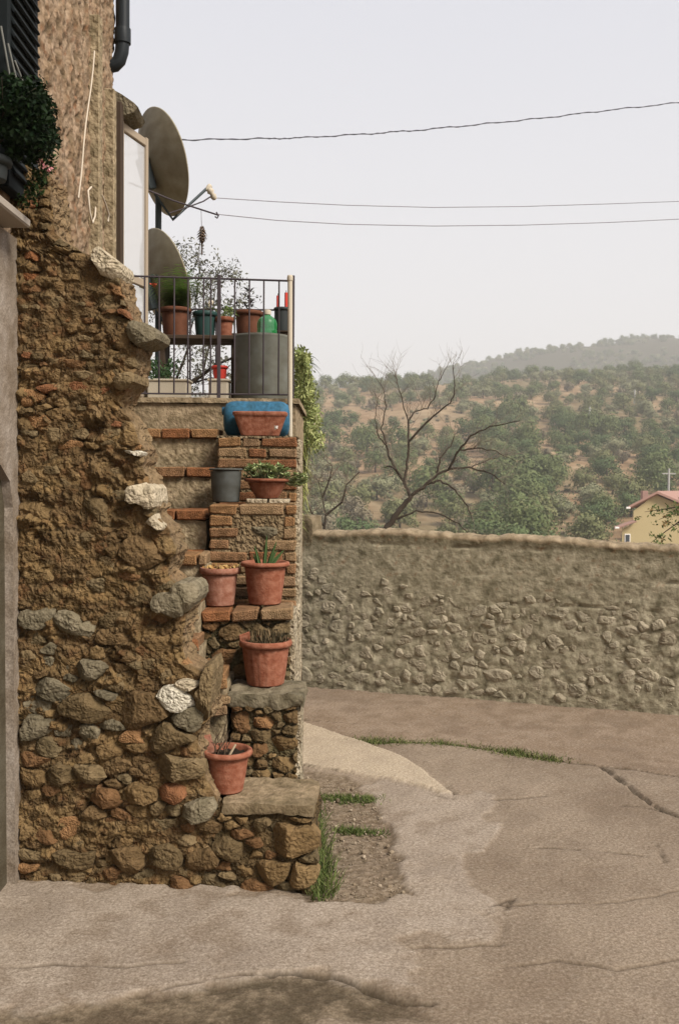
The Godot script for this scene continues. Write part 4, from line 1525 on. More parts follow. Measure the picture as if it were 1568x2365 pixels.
		for k in 12: pr.append(Vector2(rad * (10.9 - k * 0.99) / 11.0 , 0.11 * pow((11.0 - k) / 11.0, 2) - 0.049))
		mb.lathe(pr, 56)
		part("reflector", mb.mesh(true), M.dish_paint, o)
		mb = MB.new()
		mb.box(Vector3(0, -0.085, -0.06), Vector3(0.11, 0.06, 0.22), Basis(), 0.008)
		part("bracket", mb.mesh(false), M.dark_metal, o)
		mb = MB.new()
		mb.tube(PackedVector3Array([Vector3(0, -0.06, -rad * 0.55), Vector3(0, 0.02, -rad - 0.03), Vector3(0, 0.34, -rad * 0.62)]), PackedFloat32Array([0.011]), 8)
		part("feed_arm", mb.mesh(true), M.dark_metal, o)
		mb = MB.new()
		mb.lathe(PackedVector2Array([Vector2(0.001, -0.03), Vector2(0.012, -0.03), Vector2(0.014, -0.01), Vector2(0.018, 0.0), Vector2(0.018, 0.02), Vector2(0.001, 0.024)]), 16, Vector3(0, 0.36, -rad * 0.60), Basis.from_euler(Vector3(0.5, 0, 0)))
		part("feed_horn", mb.mesh(true), M.cream_paint, o)

# ---------------------------------------------------------------- flowerpots on the parapet
func build_pots() -> void:
	rng.seed = 101
	var grp := "flowerpots down the stepped parapet"
	var k: float
	# long planter
	var d := 5.325
	k = d / F
	var c := P(601, 1010, d)
	var pl := thing("long_planter", "long terracotta planter with sloping ends in front of the blue drum", "planter", Vector3(c.x, 1.8095, -d))
	var wb := 84 * k
	var wtp := 124 * k
	var h := 56 * k
	var mb := MB.new()
	var rings := PackedVector3Array()
	for q in [[0.0, 0.0, 0.0], [wb, 0.0, 0.085], [wb + 0.008, 0.006, 0.092], [wtp - 0.012, h - 0.022, 0.122], [wtp, h - 0.02, 0.134], [wtp + 0.004, h - 0.004, 0.138], [wtp - 0.006, h, 0.128], [wtp - 0.024, h - 0.004, 0.110], [wtp - 0.03, h - 0.03, 0.10], [0.0, h - 0.028, 0.0]]:
		for i in 32:
			var an := TAU * i / 32
			var e := Vector2(signf(cos(an)) * pow(absf(cos(an)), 0.35), signf(sin(an)) * pow(absf(sin(an)), 0.35))
			rings.append(Vector3(e.x * float(q[0]) * 0.5, q[1], e.y * float(q[2]) * 0.5))
	mb.grid(rings.slice(0, 32 * 9), 32, true)
	part("trough", mb.mesh(true), M.terracotta, pl)
	mb = MB.new()
	mb.grid(rings.slice(32 * 8, 32 * 10), 32, true)
	part("soil", mb.mesh(true), M.soil, pl)
	mb = MB.new()
	leaf_clump(mb, Vector3(38 * k, h * 0.35, 0.075), Vector3(0.008, 0.009, 0.006), 14, 0.009, Color(0.75, 0.72, 0.66), Color(0.85, 0.82, 0.78))
	part("white_blossom", mb.mesh(false), M.leaf, pl)
	# grey bucket
	d = 5.03
	k = d / F
	c = P(522, 1164, d)
	var gb := pot("grey_bucket", "tall dark grey plastic bucket standing beside the succulent bowl", Vector3(c.x, 1.465, -d), 31 * k, 37 * k, 78 * k, M.grey_plastic, grp, 0.012, 0.003)
	# tile slabs and bowl
	d = 5.04
	k = d / F
	c = P(617, 1160, d)
	for q in [[-0.055, "cream"], [0.055, "pale"]]:
		var o := thing("tile_slab", "thin pale tile slab under the %s side of the succulent bowl" % ("left" if float(q[0]) < 0 else "right"), "tile", Vector3(c.x + float(q[0]) + 0.012, 1.4625, -d + 0.02), "tile slabs under the bowl")
		mb = MB.new()
		mb.box(Vector3(0, 0.011, 0), Vector3(0.098, 0.021, 0.13), Basis.from_euler(Vector3(0, R(-.08, .08), 0)), 0.003, func(): return Vector3(R(-.003, .003), R(-.001, .001), R(-.003, .003)))
		part("slab", mb.mesh(false), M.pale_stone, o)
	var bowl := pot("succulent_bowl", "wide terracotta bowl overflowing with pale green succulents", Vector3(c.x, 1.4855, -d), 26 * k, 50 * k, 46 * k, M.dark_terracotta, grp, 0.018, 0.004)
	mb = MB.new()
	for i in 105:
		var an := R(0, TAU)
		var rr := sqrt(rng.randf()) * 56 * k
		var p := Vector3(rr * cos(an) + 14 * k * absf(rng.randf()), (46 + R(8, 42) - rr / k * 0.25) * k, rr * sin(an) * 0.7)
		if i > 84: p = Vector3(R(62, 92) * k, R(24, 58) * k, R(-0.05, 0.05))
		var g := rng.randf()
		for j in 9:
			var a2 := TAU * j / 9.0 + R(-.3, .3)
			var dr := Vector3(cos(a2), R(0.25, 0.9), sin(a2)).normalized()
			mb.col = Color(0.17, 0.26, 0.10).lerp(Color(0.46, 0.50, 0.26), g * 0.6 + rng.randf() * 0.4)
			mb.blade(p, dr, R(0.018, 0.032), R(0.013, 0.020), R(-0.2, 0.3), Vector3.ZERO, 3)
		mb.col = Color(0.16, 0.17, 0.08)
		mb.tube(PackedVector3Array([Vector3(p.x * 0.5, 40 * k, p.z * 0.5), Vector3(p.x * 0.85, p.y * 0.95, p.z * 0.85), p]), PackedFloat32Array([0.003]), 4)
	part("succulents", mb.mesh(false), M.leaf, bowl)
	# pale pot of dry flowers
	d = 4.655
	k = d / F
	c = P(508, 1412, d)
	var pa := pot("dry_flower_pot", "faded pink terracotta pot of dried orange flowers beside the aloe", Vector3(c.x, 0.992, -d), 33 * k, 43 * k, 88 * k, M.pale_terracotta, grp, 0.032, 0.006)
	mb = MB.new()
	for i in 110:
		var an := R(0, TAU)
		var rr := sqrt(rng.randf()) * 42 * k
		mb.col = Color(0.30, 0.15, 0.05).lerp(Color(0.42, 0.30, 0.12), rng.randf())
		mb.blade(Vector3(rr * cos(an), 86 * k, rr * sin(an)), Vector3(R(-.8, .8), R(0.3, 1), R(-.8, .8)).normalized(), R(0.015, 0.038), R(0.006, 0.014), 0.4, Vector3.ZERO, 3)
	part("dried_flowers", mb.mesh(false), M.dry_plant, pa)
	# aloe pot
	d = 4.66
	k = d / F
	c = P(612, 1407, d)
	var pb := pot("aloe_pot", "orange terracotta pot with a wide rim and spiky aloe leaves", Vector3(c.x, 1.000, -d), 37 * k, 50 * k, 98 * k, M.terracotta, grp, 0.024, 0.012)
	for q in [[-12, 0.1, 66, -0.30], [-2, 0.0, 92, 0.10], [6, 0.05, 82, 0.42], [10, -0.05, 70, 0.95], [-14, -0.1, 44, -0.55], [4, -0.1, 60, 0.70]]:
		mb = MB.new()
		mb.col = Color(0.08, 0.14, 0.05)
		var dr := Vector3(float(q[3]) * 0.75, 1, float(q[1])).normalized()
		var bs := Vector3(float(q[0]) * k, 84 * k, 0)
		mb.blade(bs, dr, float(q[2]) * k * 0.86, 0.022, 0.12 * absf(q[3]), Vector3(1, -float(q[3]) * 0.7, 0.35), 6)
		mb.col = Color(0.085, 0.14, 0.05)
		mb.blade(bs + Vector3(0, 0, 0.004), dr, float(q[2]) * k * 0.84, 0.014, 0.12 * absf(q[3]), Vector3(0.4, 0, -1), 6)
		part("leaf", mb.mesh(true), M.leaf, pb)
	# fluted pot of a dead cushion plant
	d = 4.37
	k = d / F
	c = P(613, 1600, d)
	var pc := pot("fluted_pot", "large fluted terracotta pot with a chipped rim and dark dead plant", Vector3(c.x, 0.681, -d), 42 * k, 56 * k, 104 * k, M.terracotta, grp, 0.030, 0.008, 0.03)
	mb = MB.new()
	for i in 420:
		var an := R(0, TAU)
		var rr := sqrt(rng.randf()) * 46 * k
		mb.col = Color(0.04, 0.035, 0.02).lerp(Color(0.20, 0.14, 0.075), pow(rng.randf(), 1.6))
		mb.blade(Vector3(rr * cos(an) + 6 * k, 92 * k, rr * sin(an)), Vector3(R(-.5, .5) + cos(an) * 0.3, R(0.5, 1), R(-.5, .5)).normalized(), R(0.03, 0.085), R(0.003, 0.008), 0.1, Vector3.ZERO, 3)
	part("dead_plant", mb.mesh(false), M.dry_plant, pc)
	mb = MB.new()
	mb.box(Vector3(-47 * k, 108 * k, 0.02), Vector3(22 * k, 26 * k, 0.008), Basis.from_euler(Vector3(0.2, 0.5, 0.25)), 0.002, func(): return Vector3(R(-.006, .006), R(-.006, .006), 0))
	part("rim_shard", mb.mesh(false), M.terracotta, pc)
	# lowest pot on the first ledge
	d = 3.955
	k = d / F
	c = P(524, 1836, d)
	var pd := pot("stick_pot", "terracotta pot with dead stalks on the lowest ledge", Vector3(c.x, 0.337, -d), 38 * k, 54 * k, 98 * k, M.terracotta, grp, 0.026, 0.008)
	mb = MB.new()
	var ps := []
	for i in 7:
		twig(ps, Vector3(R(-30, 5) * k, 80 * k, R(-0.03, 0.03)), Vector3(R(-.5, .35), 1, R(-.3, .3)).normalized(), R(0.05, 0.11), 0.0035, 1)
	mb.col = Color(0.10, 0.07, 0.045)
	for p in ps: mb.tube(p[0], PackedFloat32Array([p[1], p[1] * 0.8, p[1] * 0.6, p[1] * 0.4, p[1] * 0.25]), 4)
	mb.col = Color(0.45, 0.36, 0.24)
	mb.tube(PackedVector3Array([Vector3(6 * k, 84 * k, 0.03), Vector3(22 * k, 112 * k, 0.025)]), PackedFloat32Array([0.006, 0.004]), 5)
	part("dead_stalks", mb.mesh(true), M.dry_plant, pd)
	mb = MB.new()
	mb.box(Vector3(-48 * k, 104 * k, -0.015), Vector3(30 * k, 46 * k, 0.010), Basis.from_euler(Vector3(-0.1, 0.5, 0.25)), 0.002, func(): return Vector3(R(-.008, .008), R(-.008, .008), 0))
	part("rim_shard", mb.mesh(false), M.pale_terracotta, pd)
	# white chip beside it
	c = P(466, 1803, 3.99)
	mb = MB.new()
	mb.box(Vector3(0, 0.032, 0), Vector3(0.022, 0.07, 0.03), Basis.from_euler(Vector3(0, 0.3, 0.15)), 0.006, func(): return Vector3(R(-.004, .004), R(-.006, .006), R(-.004, .004)))
	tag(part("plaster_chip", mb.mesh(false), M.white_stone), "small white chip of plaster wedged left of the lowest pot", "plaster chip").position = c - Vector3(0, 0.03, 0)

# ---------------------------------------------------------------- plants near by
func grass(called: String, label: String, spots: Array, count: int, spread: float, hgt: float, c1: Color, c2: Color) -> void:
	var line := gp(spots)
	var mb := MB.new()
	var total := 0.0
	for i in line.size() - 1: total += line[i].distance_to(line[i + 1])
	for i in count:
		var t := rng.randf() * total
		var q := line[0]
		for j in line.size() - 1:
			var l := line[j].distance_to(line[j + 1])
			if t <= l:
				q = line[j].lerp(line[j + 1], t / l)
				break
			t -= l
		var clump := 0.5 + 0.5 * sin(q.x * 23.0) * cos(q.y * 31.0 + q.x * 7.0)
		if rng.randf() > 0.35 + clump * 0.65: continue
		q += Vector2(rng.randfn(0, spread), rng.randfn(0, spread * 0.8))
		mb.col = c1.lerp(c2, pow(rng.randf(), 1.4))
		mb.blade(Vector3(q.x, -0.012, -q.y), Vector3(R(-.7, .7), 1, R(-.7, .7)).normalized(), hgt * R(0.4, 1.15) * (0.55 + clump * 0.6), 0.0045, R(0.1, 0.5), Vector3(R(-1, 1), 0, R(-1, 1)), 3)
	var o := part(called, mb.mesh(false), M.leaf)
	stuff(o)
	tag(o, label, "grass")

func build_plants() -> void:
	rng.seed = 111
	var g1 := Color(0.055, 0.085, 0.022)
	var g2 := Color(0.15, 0.175, 0.055)
	grass("grass", "strip of green grass growing along the main pavement joint", [800, 1708, 870, 1712, 950, 1714, 1050, 1720, 1130, 1730, 1200, 1742, 1300, 1756], 5200, 0.05, 0.05, g1, Color(0.20, 0.20, 0.075))
	grass("grass", "grass tuft at the end of the dirt patch below the cream ramp", [700, 1838, 760, 1842, 820, 1846, 876, 1848], 1500, 0.035, 0.055, g1, g2)
	grass("grass", "short grass tuft in the middle of the dirt patch", [782, 1916, 830, 1920, 884, 1920], 700, 0.025, 0.04, g1, g2)
	grass("grass", "tall grass growing up the side of the lowest ledge", [742, 2078, 748, 2040, 738, 1990, 726, 1930, 716, 1880], 1300, 0.028, 0.15, g1, g2)
	grass("grass", "thin weeds along the foot of the yard wall", [1100, 1608, 1250, 1622, 1400, 1636, 1568, 1652], 500, 0.02, 0.035, Color(0.08, 0.09, 0.04), Color(0.2, 0.18, 0.09))
	grass("grass", "little weeds growing by the lowest flowerpot", [562, 1822, 580, 1822], 40, 0.01, 0.03, g1, g2)
	# loose gravel on the dirt patch
	var gp0 := gp([700, 1790, 830, 1815, 880, 1866, 888, 1925, 922, 1985, 960, 2066, 800, 2080, 745, 2080, 740, 1960, 715, 1860])
	var gv := MB.new()
	var lo := Vector2(1e9, 1e9)
	var hi := -lo
	for q in gp0:
		lo = lo.min(q); hi = hi.max(q)
	for i in 2200:
		var q := Vector2(R(lo.x, hi.x), R(lo.y, hi.y))
		if not inside(q, gp0): continue
		var sz := R(0.0015, 0.006) * (3.0 if rng.randf() < 0.04 else 1.0)
		var tone := rng.randf()
		gv.col = Color(0.18, 0.14, 0.095).lerp(Color(0.34, 0.28, 0.21), tone * tone)
		gv.box(Vector3(q.x, -0.004 + sz * 0.3, -q.y), Vector3(sz * R(0.8, 1.6), sz, sz * R(0.8, 1.5)), Basis.from_euler(Vector3(R(-.5, .5), R(0, 3), R(-.5, .5))), sz * 0.25)
	var go := part("gravel", gv.mesh(false), M.dry_plant)
	stuff(go)
	tag(go, "loose grey brown gravel on the dirt patch beside the ledge", "gravel")
	# plant on the high window sill
	var wb := pot("window_plant", "dark green bushy plant with pink flowers hanging from the window sill", Vector3(-1.20, 2.605, -3.46), 0.045, 0.055, 0.08, M.dark_plastic)
	var mb := MB.new()
	var dk := Color(0.004, 0.011, 0.004)
	var md := Color(0.014, 0.030, 0.009)
	for i in 260:
		var d := Vector3(R(-1, 1), R(-0.8, 1), R(-1, 1)).normalized()
		var q := Vector3(0.095, 0.215, -0.02) + d * Vector3(0.118, 0.142, 0.16) * R(0.5, 1.0)
		leaf_clump(mb, q, Vector3(0.036, 0.036, 0.036), 26, 0.011, dk, md)
	for i in 34:
		var t := rng.randf()
		var q := P(lerpf(112, 60, t) + R(-18, 18), lerpf(360, 470, t) + R(-10, 10), 3.62) - wb.position
		leaf_clump(mb, q, Vector3(0.022, 0.03, 0.02), 16, 0.009, dk, Color(0.05, 0.09, 0.025))
	part("foliage", mb.mesh(false), M.leaf, wb)
	mb = MB.new()
	for q in [[104, 384], [92, 372], [116, 392], [60, 300]]:
		leaf_clump(mb, P(q[0], q[1], 3.58) - wb.position, Vector3(0.010, 0.010, 0.010), 10, 0.007, Color(0.55, 0.18, 0.2), Color(0.7, 0.4, 0.4))
	part("pink_flowers", mb.mesh(false), M.leaf, wb)
	mb = MB.new()
	var sp := []
	for i in 5: twig(sp, Vector3(0, 0.11, 0), Vector3(R(-.3, .8), 1, R(-.5, .5)).normalized(), R(0.12, 0.2), 0.004, 1)
	for p in sp: mb.tube(p[0], PackedFloat32Array([p[1], p[1] * 0.7, p[1] * 0.5]), 4)
	part("stems", mb.mesh(true), M.bark, wb)
	# ferns in the brown shelf pot
	var f0: Node3D = get_node("shelf_pot")
	mb = MB.new()
	for i in 120:
		var an := R(0, TAU)
		var dr := Vector3(cos(an) * R(0.1, 1.1), 1, sin(an) * R(0.1, 0.8)).normalized()
		var ln := R(0.16, 0.36)
		var q := Vector3(R(-.04, .04), 0.17, R(-.03, .04))
		for j in 12:
			var t := (j + 1) / 12.0
			var c := q + dr * ln * t + Vector3.DOWN * 0.08 * t * t
			mb.col = Color(0.13, 0.24, 0.06).lerp(Color(0.34, 0.46, 0.14), rng.randf())
			for s in [-1, 1]:
				mb.blade(c, (dr.cross(Vector3(0.2, 0.3, 1)).normalized() * s + Vector3(0, 0.2, 0)).normalized(), 0.05 * (1.1 - t * 0.7), 0.018, 0.3, Vector3.ZERO, 2)
	part("fronds", mb.mesh(false), M.leaf, f0)
	mb = MB.new()
	var f2: Node3D = get_node("shelf_pot_002")
	for i in 22: leaf_clump(mb, Vector3(R(-.06, .07), R(0.11, 0.19), R(-.03, .03)), Vector3(0.02, 0.03, 0.02), 12, 0.010, Color(0.07, 0.13, 0.03), Color(0.18, 0.22, 0.07))
	part("sprigs", mb.mesh(false), M.leaf, f2)
	var f1: Node3D = get_node("shelf_pot_001")
	mb = MB.new()
	for i in 14: leaf_clump(mb, Vector3(R(-.05, .05), R(0.13, 0.36), R(-.03, .03)), Vector3(0.02, 0.04, 0.02), 7, 0.009, Color(0.07, 0.08, 0.05), Color(0.17, 0.17, 0.10))
	sp = []
	for i in 4: twig(sp, Vector3(R(-.03, .03), 0.13, 0), Vector3(R(-.4, .4), 1, R(-.3, .3)).normalized(), R(0.15, 0.26), 0.003, 1)
	mb.col = Color(0.07, 0.05, 0.035)
	for p in sp: mb.tube(p[0], PackedFloat32Array([p[1], p[1] * 0.7, p[1] * 0.5]), 4)
	part("sparse_stems", mb.mesh(false), M.leaf, f1)
	# withered succulent
	var bp: Node3D = get_node("brown_pot")
	mb = MB.new()
	for i in 90:
		var an := R(0, TAU)
		var y := R(0.12, 0.30)
		var dr := Vector3(cos(an), R(-0.1, 0.9), sin(an)).normalized()
		mb.col = Color(0.05, 0.04, 0.035).lerp(Color(0.13, 0.10, 0.08), rng.randf())
		mb.blade(Vector3(R(-.02, .02), y, 0), dr, R(0.03, 0.075), 0.012, 0.2, Vector3.ZERO, 3)
	part("withered_leaves", mb.mesh(false), M.dry_plant, bp)
	# bush in the wide cream trough
	var tr: Node3D = get_node("cream_trough")
	mb = MB.new()
	for i in 52:
		var q := Vector3(R(-0.15, 0.09) - 0.04, R(0.13, 0.24), R(-.05, .07))
		leaf_clump(mb, q, Vector3(0.035, 0.03, 0.035), 18, 0.011, Color(0.03, 0.07, 0.03), Color(0.09, 0.15, 0.06))
	part("bush", mb.mesh(false), M.leaf, tr)
	# red bloom left of the ferns
	mb = MB.new()
	leaf_clump(mb, Vector3(-0.14, 0.32, 0.03), Vector3(0.03, 0.012, 0.02), 16, 0.011, Color(0.55, 0.04, 0.03), Color(0.7, 0.12, 0.08))
	leaf_clump(mb, Vector3(-0.13, 0.365, 0.02), Vector3(0.04, 0.018, 0.02), 22, 0.012, Color(0.012, 0.03, 0.02), Color(0.04, 0.06, 0.04))
	part("red_bloom", mb.mesh(false), M.leaf, f0)
	sapling()
	feathery()
	bare_tree()
	leafy_tree()

func sapling() -> void:
	rng.seed = 121
	var base := Vector3(-1.25, 0.0, -8.3)
	var o := thing("sapling_tree", "thin sparse leaved tree seen through the balcony bars", "tree", base)
	var mb := MB.new()
	var d := 8.3
	var fork := P(400, 905, d)
	mb.tube(PackedVector3Array([Vector3.ZERO, Vector3(0.02, 1.2, 0.03), fork - base]), PackedFloat32Array([0.05, 0.042, 0.03]), 8)
	part("trunk", mb.mesh(true), M.bark, o)
	var tips := []
	for q in [[[400, 905], [470, 858], [560, 812], 0.022], [[400, 905], [440, 800], [455, 690], 0.014], [[470, 858], [490, 760], [500, 660], 0.010], [[400, 905], [380, 800], [372, 720], 0.010], [[440, 800], [520, 740], [545, 700], 0.008], [[430, 885], [500, 872], [545, 862], 0.010], [[455, 690], [462, 620], [456, 590], 0.005], [[500, 660], [512, 640], [520, 620], 0.004], [[420, 700], [414, 620], [420, 570], 0.005]]:
		var a := P(q[0][0], q[0][1], d + R(-.1, .1)) - base
		var b := P(q[1][0], q[1][1], d + R(-.2, .2)) - base
		var c := P(q[2][0], q[2][1], d + R(-.3, .3)) - base
		var path := PackedVector3Array()
		for i in 7:
			var t := i / 6.0
			path.append(a.lerp(b, t).lerp(b.lerp(c, t), t) + Vector3(R(-.012, .012), R(-.012, .012), 0))
			tips.append(path[i])
		mb = MB.new()
		mb.tube(path, PackedFloat32Array([q[3], q[3] * 0.9, q[3] * 0.8, q[3] * 0.7, q[3] * 0.55, q[3] * 0.4, q[3] * 0.25]), 6)
		part("branch", mb.mesh(true), M.bark, o)
	mb = MB.new()
	var tw := MB.new()
	for i in 330:
		var t: Vector3 = tips[rng.randi() % tips.size()]
		var e := t + Vector3(R(-.17, .17), R(-.15, .14), R(-.15, .15))
		tw.tube(PackedVector3Array([t, t.lerp(e, 0.5) + Vector3(R(-.01, .01), R(-.01, .01), 0), e]), PackedFloat32Array([0.0026, 0.002, 0.0012]), 3)
		leaf_clump(mb, e, Vector3(0.06, 0.06, 0.06), 9, 0.015, Color(0.09, 0.095, 0.065), Color(0.20, 0.20, 0.15))
	part("twigs", tw.mesh(true), M.bark, o)
	part("leaves", mb.mesh(false), M.leaf, o)

func feathery() -> void:
	rng.seed = 131
	var base := Vector3(-0.30, 0.0, -7.15)
	var o := thing("broom_shrub", "feathery yellow green shrub rising beside the balcony pole", "shrub", base)
	var mb := MB.new()
	var st := MB.new()
	for i in 60:
		var p := P(R(680, 722), R(830, 1030), 7.15 + R(-.15, .15)) - base
		if i < 10: p = P(R(684, 700), R(810, 850), 7.15) - base
		var root := Vector3(R(-.04, .04), 0.0, R(-.04, .04))
		var c := (root + p) * 0.5 + Vector3(-0.05, 0.25, 0)
		var path := PackedVector3Array()
		for k in 6:
			var t := k / 5.0
			path.append(root.lerp(c, t).lerp(c.lerp(p, t), t))
		st.tube(path, PackedFloat32Array([0.007, 0.006, 0.005, 0.004, 0.003, 0.0015]), 4)
		for k in 24:
			var at := path[3].lerp(p, rng.randf() * 1.0)
			mb.col = Color(0.22, 0.25, 0.06).lerp(Color(0.50, 0.50, 0.20), rng.randf())
			mb.blade(at, Vector3(R(-.3, .8), R(-1.0, .3), R(-.5, .5)).normalized(), R(0.04, 0.12), 0.0065, 0.5, Vector3.ZERO, 3)
	for i in 10:
		var at := P(R(686, 706), R(800, 860), 7.15) - base
		mb.col = Color(0.07, 0.10, 0.04)
		mb.blade(at, Vector3(R(0.2, 1.0), R(0.1, 0.6), 0).normalized(), R(0.10, 0.19), 0.006, 0.9, Vector3(0, 1, 0.3), 6)
	for i in 190:
		var t := rng.randf()
		var at := P(lerpf(690, 708, t) + R(-14, 26) * (0.5 + t), lerpf(815, 1030, t), 7.15 + R(-.2, .2)) - base
		leaf_clump(mb, at, Vector3(0.055, 0.06, 0.06), 22, 0.014, Color(0.14, 0.18, 0.055), Color(0.38, 0.40, 0.17), 1.4)
	part("stems", st.mesh(true), M.bark, o)
	part("fronds", mb.mesh(false), M.leaf, o)

func bare_tree() -> void:
	rng.seed = 143
	var d := 13.0
	var base := P(872, 1250, d)
	base.y = land(base.x, d) - 0.1
	var o := thing("bare_tree", "leafless dark forked tree standing just beyond the yard wall", "tree", base)
	var limbs := [
		[[865, 1500], [872, 1290], [895, 1216], [925, 1175], [950, 1145], 8.6, 5.6],
		[[948, 1147], [934, 1115], [915, 1085], [900, 1058], [893, 1030], [880, 990], [892, 940], 3.9, 1.3],
		[[934, 1118], [940, 1070], [944, 1020], [942, 975], [957, 950], [985, 944], 3.4, 1.3],
		[[950, 1146], [985, 1118], [1010, 1095], [1040, 1082], [1085, 1080], [1130, 1092], [1165, 1118], 4.4, 1.0],
		[[1036, 1083], [1060, 1040], [1085, 1008], [1130, 985], [1200, 972], 3.0, 0.9],
		[[944, 1020], [975, 985], [1010, 955], [1040, 930], [1050, 905], [1046, 840], 2.6, 0.7],
		[[985, 1118], [1015, 1110], [1050, 1130], [1080, 1170], [1090, 1200], 3.0, 1.0],
		[[893, 1030], [875, 1010], [866, 970], [872, 920], 1.8, 0.5],
		[[1060, 1040], [1100, 1035], [1145, 1042], [1190, 1065], 2.0, 0.6],
		[[1085, 1080], [1130, 1060], [1170, 1052], 1.6, 0.5],
		[[915, 1085], [900, 1075], [885, 1080], 2.5, 0.9],
		[[942, 975], [930, 930], [920, 890], [912, 862], 1.5, 0.5],
		[[985, 944], [1005, 915], [1012, 880], [1030, 850], 1.4, 0.4],
		[[1010, 1095], [1015, 1060], [1040, 1030], [1050, 1000], 2.8, 0.9],
		[[905, 1200], [960, 1180], [1010, 1185], [1060, 1210], [1090, 1245], 2.6, 0.9],
		[[892, 940], [885, 900], [870, 875], 1.2, 0.4]]
	var k := d / F
	var tips := []
	for li in limbs.size():
		var q: Array = limbs[li]
		var n := q.size() - 2
		var pts := []
		var zoff := R(-0.5, 0.5) if li > 0 else 0.0
		for i in n: pts.append(P(q[i][0], q[i][1], d + zoff * float(i) / n) - base)
		if li == 0: pts[0] = Vector3(0, 0, 0)
		var path := PackedVector3Array()
		var rad := PackedFloat32Array()
		for i in n - 1:
			for s in 4:
				var t := (i + s / 4.0) / (n - 1)
				path.append(pts[i].lerp(pts[i + 1], s / 4.0) + Vector3(R(-1, 1), R(-1, 1), R(-1, 1)) * 0.009)
				rad.append(lerpf(q[n], q[n + 1], t) * k)
		path.append(pts[n - 1])
		rad.append(float(q[n + 1]) * k)
		var mb := MB.new()
		mb.tube(path, rad, 8)
		part("trunk" if li == 0 else "branch", mb.mesh(true), M.bark, o)
		if li > 0:
			for p in path: tips.append([p, (path[path.size() - 1] - path[0]).normalized()])
	var tw := []
	for i in 300:
		var t: Array = tips[rng.randi() % tips.size()]
		var out: Vector3 = (t[1] + Vector3(R(-1, 1), R(-0.5, 1.1), R(-.7, .7))).normalized()
		twig(tw, t[0], out, R(0.12, 0.42), 0.0032, 1, 0.45)
	var mt := MB.new()
	for p in tw: mt.tube(p[0], PackedFloat32Array([p[1], p[1] * 0.8, p[1] * 0.65, p[1] * 0.5, p[1] * 0.35]), 3)
	stuff(part("twigs", mt.mesh(true), M.pale_bark, o))
	# thicket left of it
	base = P(745, 1250, 12.0)
	base.y = land(base.x, 12.0) - 0.1
	o = thing("thorn_bush", "grey leafless thorn bush behind the left end of the yard wall", "bush", base)
	var st := []
	var tr := MB.new()
	for q in [[[748, 1240], [752, 1190], [745, 1150], [735, 1110], 4.5], [[752, 1190], [790, 1160], [800, 1120], [830, 1090], 3.0], [[750, 1215], [720, 1185], [705, 1150], 2.5], [[745, 1150], [760, 1110], [768, 1075], 2.2]]:
		var pts := PackedVector3Array()
		for i in q.size() - 1: pts.append(P(q[i][0], q[i][1], 12.0) - base)
		if q[0][0] == 748: pts.insert(0, Vector3.ZERO)
		tr.tube(pts, PackedFloat32Array([float(q[q.size() - 1]) * 12.0 / F, float(q[q.size() - 1]) * 9.0 / F, float(q[q.size() - 1]) * 6.0 / F, 0.006]), 6)
		for i in 16:
			twig(st, pts[1 + rng.randi() % (pts.size() - 1)], Vector3(R(-1, 1), R(-0.2, 1), R(-1, 1)).normalized(), R(0.2, 0.5), 0.004, 1, 0.5)
	part("trunk", tr.mesh(true), M.bark, o)
	mt = MB.new()
	for p in st: mt.tube(p[0], PackedFloat32Array([p[1], p[1] * 0.8, p[1] * 0.65, p[1] * 0.5, p[1] * 0.35]), 3)
	stuff(part("twigs", mt.mesh(true), M.pale_bark, o))

func leafy_tree() -> void:
	rng.seed = 151
	var d := 15.0
	var base := Vector3(5.9, land(5.9, d) - 0.1, -d)
	var o := thing("leafy_tree", "green and browning leaved branches hanging in front of the yellow house", "tree", base)
	var mb := MB.new()
	var fork := P(1650, 1150, d) - base
	mb.tube(PackedVector3Array([Vector3.ZERO, Vector3(-0.1, fork.y * 0.5, 0), fork]), PackedFloat32Array([0.11, 0.09, 0.06]), 8)
	part("trunk", mb.mesh(true), M.bark, o)
	var lv := MB.new()
	var br := MB.new()
	for q in [[1650, 1150, 1560, 1175, 1488, 1182], [1650, 1150, 1570, 1200, 1496, 1258], [1650, 1150, 1600, 1170, 1520, 1200], [1650, 1150, 1620, 1080, 1600, 1060], [1650, 1150, 1700, 1090, 1720, 1050], [1650, 1150, 1720, 1150, 1770, 1170]]:
		var a := P(q[0], q[1], d) - base
		var b := P(q[2], q[3], d) - base
		var c := P(q[4], q[5], d) - base
		var path := PackedVector3Array()
		for i in 7:
			var t := i / 6.0
			path.append(a.lerp(b, t).lerp(b.lerp(c, t), t))
		br.tube(path, PackedFloat32Array([0.03, 0.022, 0.016, 0.012, 0.009, 0.006, 0.003]), 5)
		for i in 34:
			var t := rng.randf()
			var at := path[int(t * 5.99)].lerp(path[mini(6, int(t * 5.99) + 1)], rng.randf()) + Vector3(R(-.11, .11), R(-.13, .09), R(-.15, .15))
			var brown := rng.randf() < 0.16
			leaf_clump(lv, at, Vector3(0.06, 0.05, 0.06), 9, 0.024, Color(0.20, 0.12, 0.05) if brown else Color(0.05, 0.085, 0.025), Color(0.30, 0.20, 0.08) if brown else Color(0.13, 0.17, 0.05), 1.2)
	part("branches", br.mesh(true), M.bark, o)
	part("leaves", lv.mesh(false), M.leaf, o)

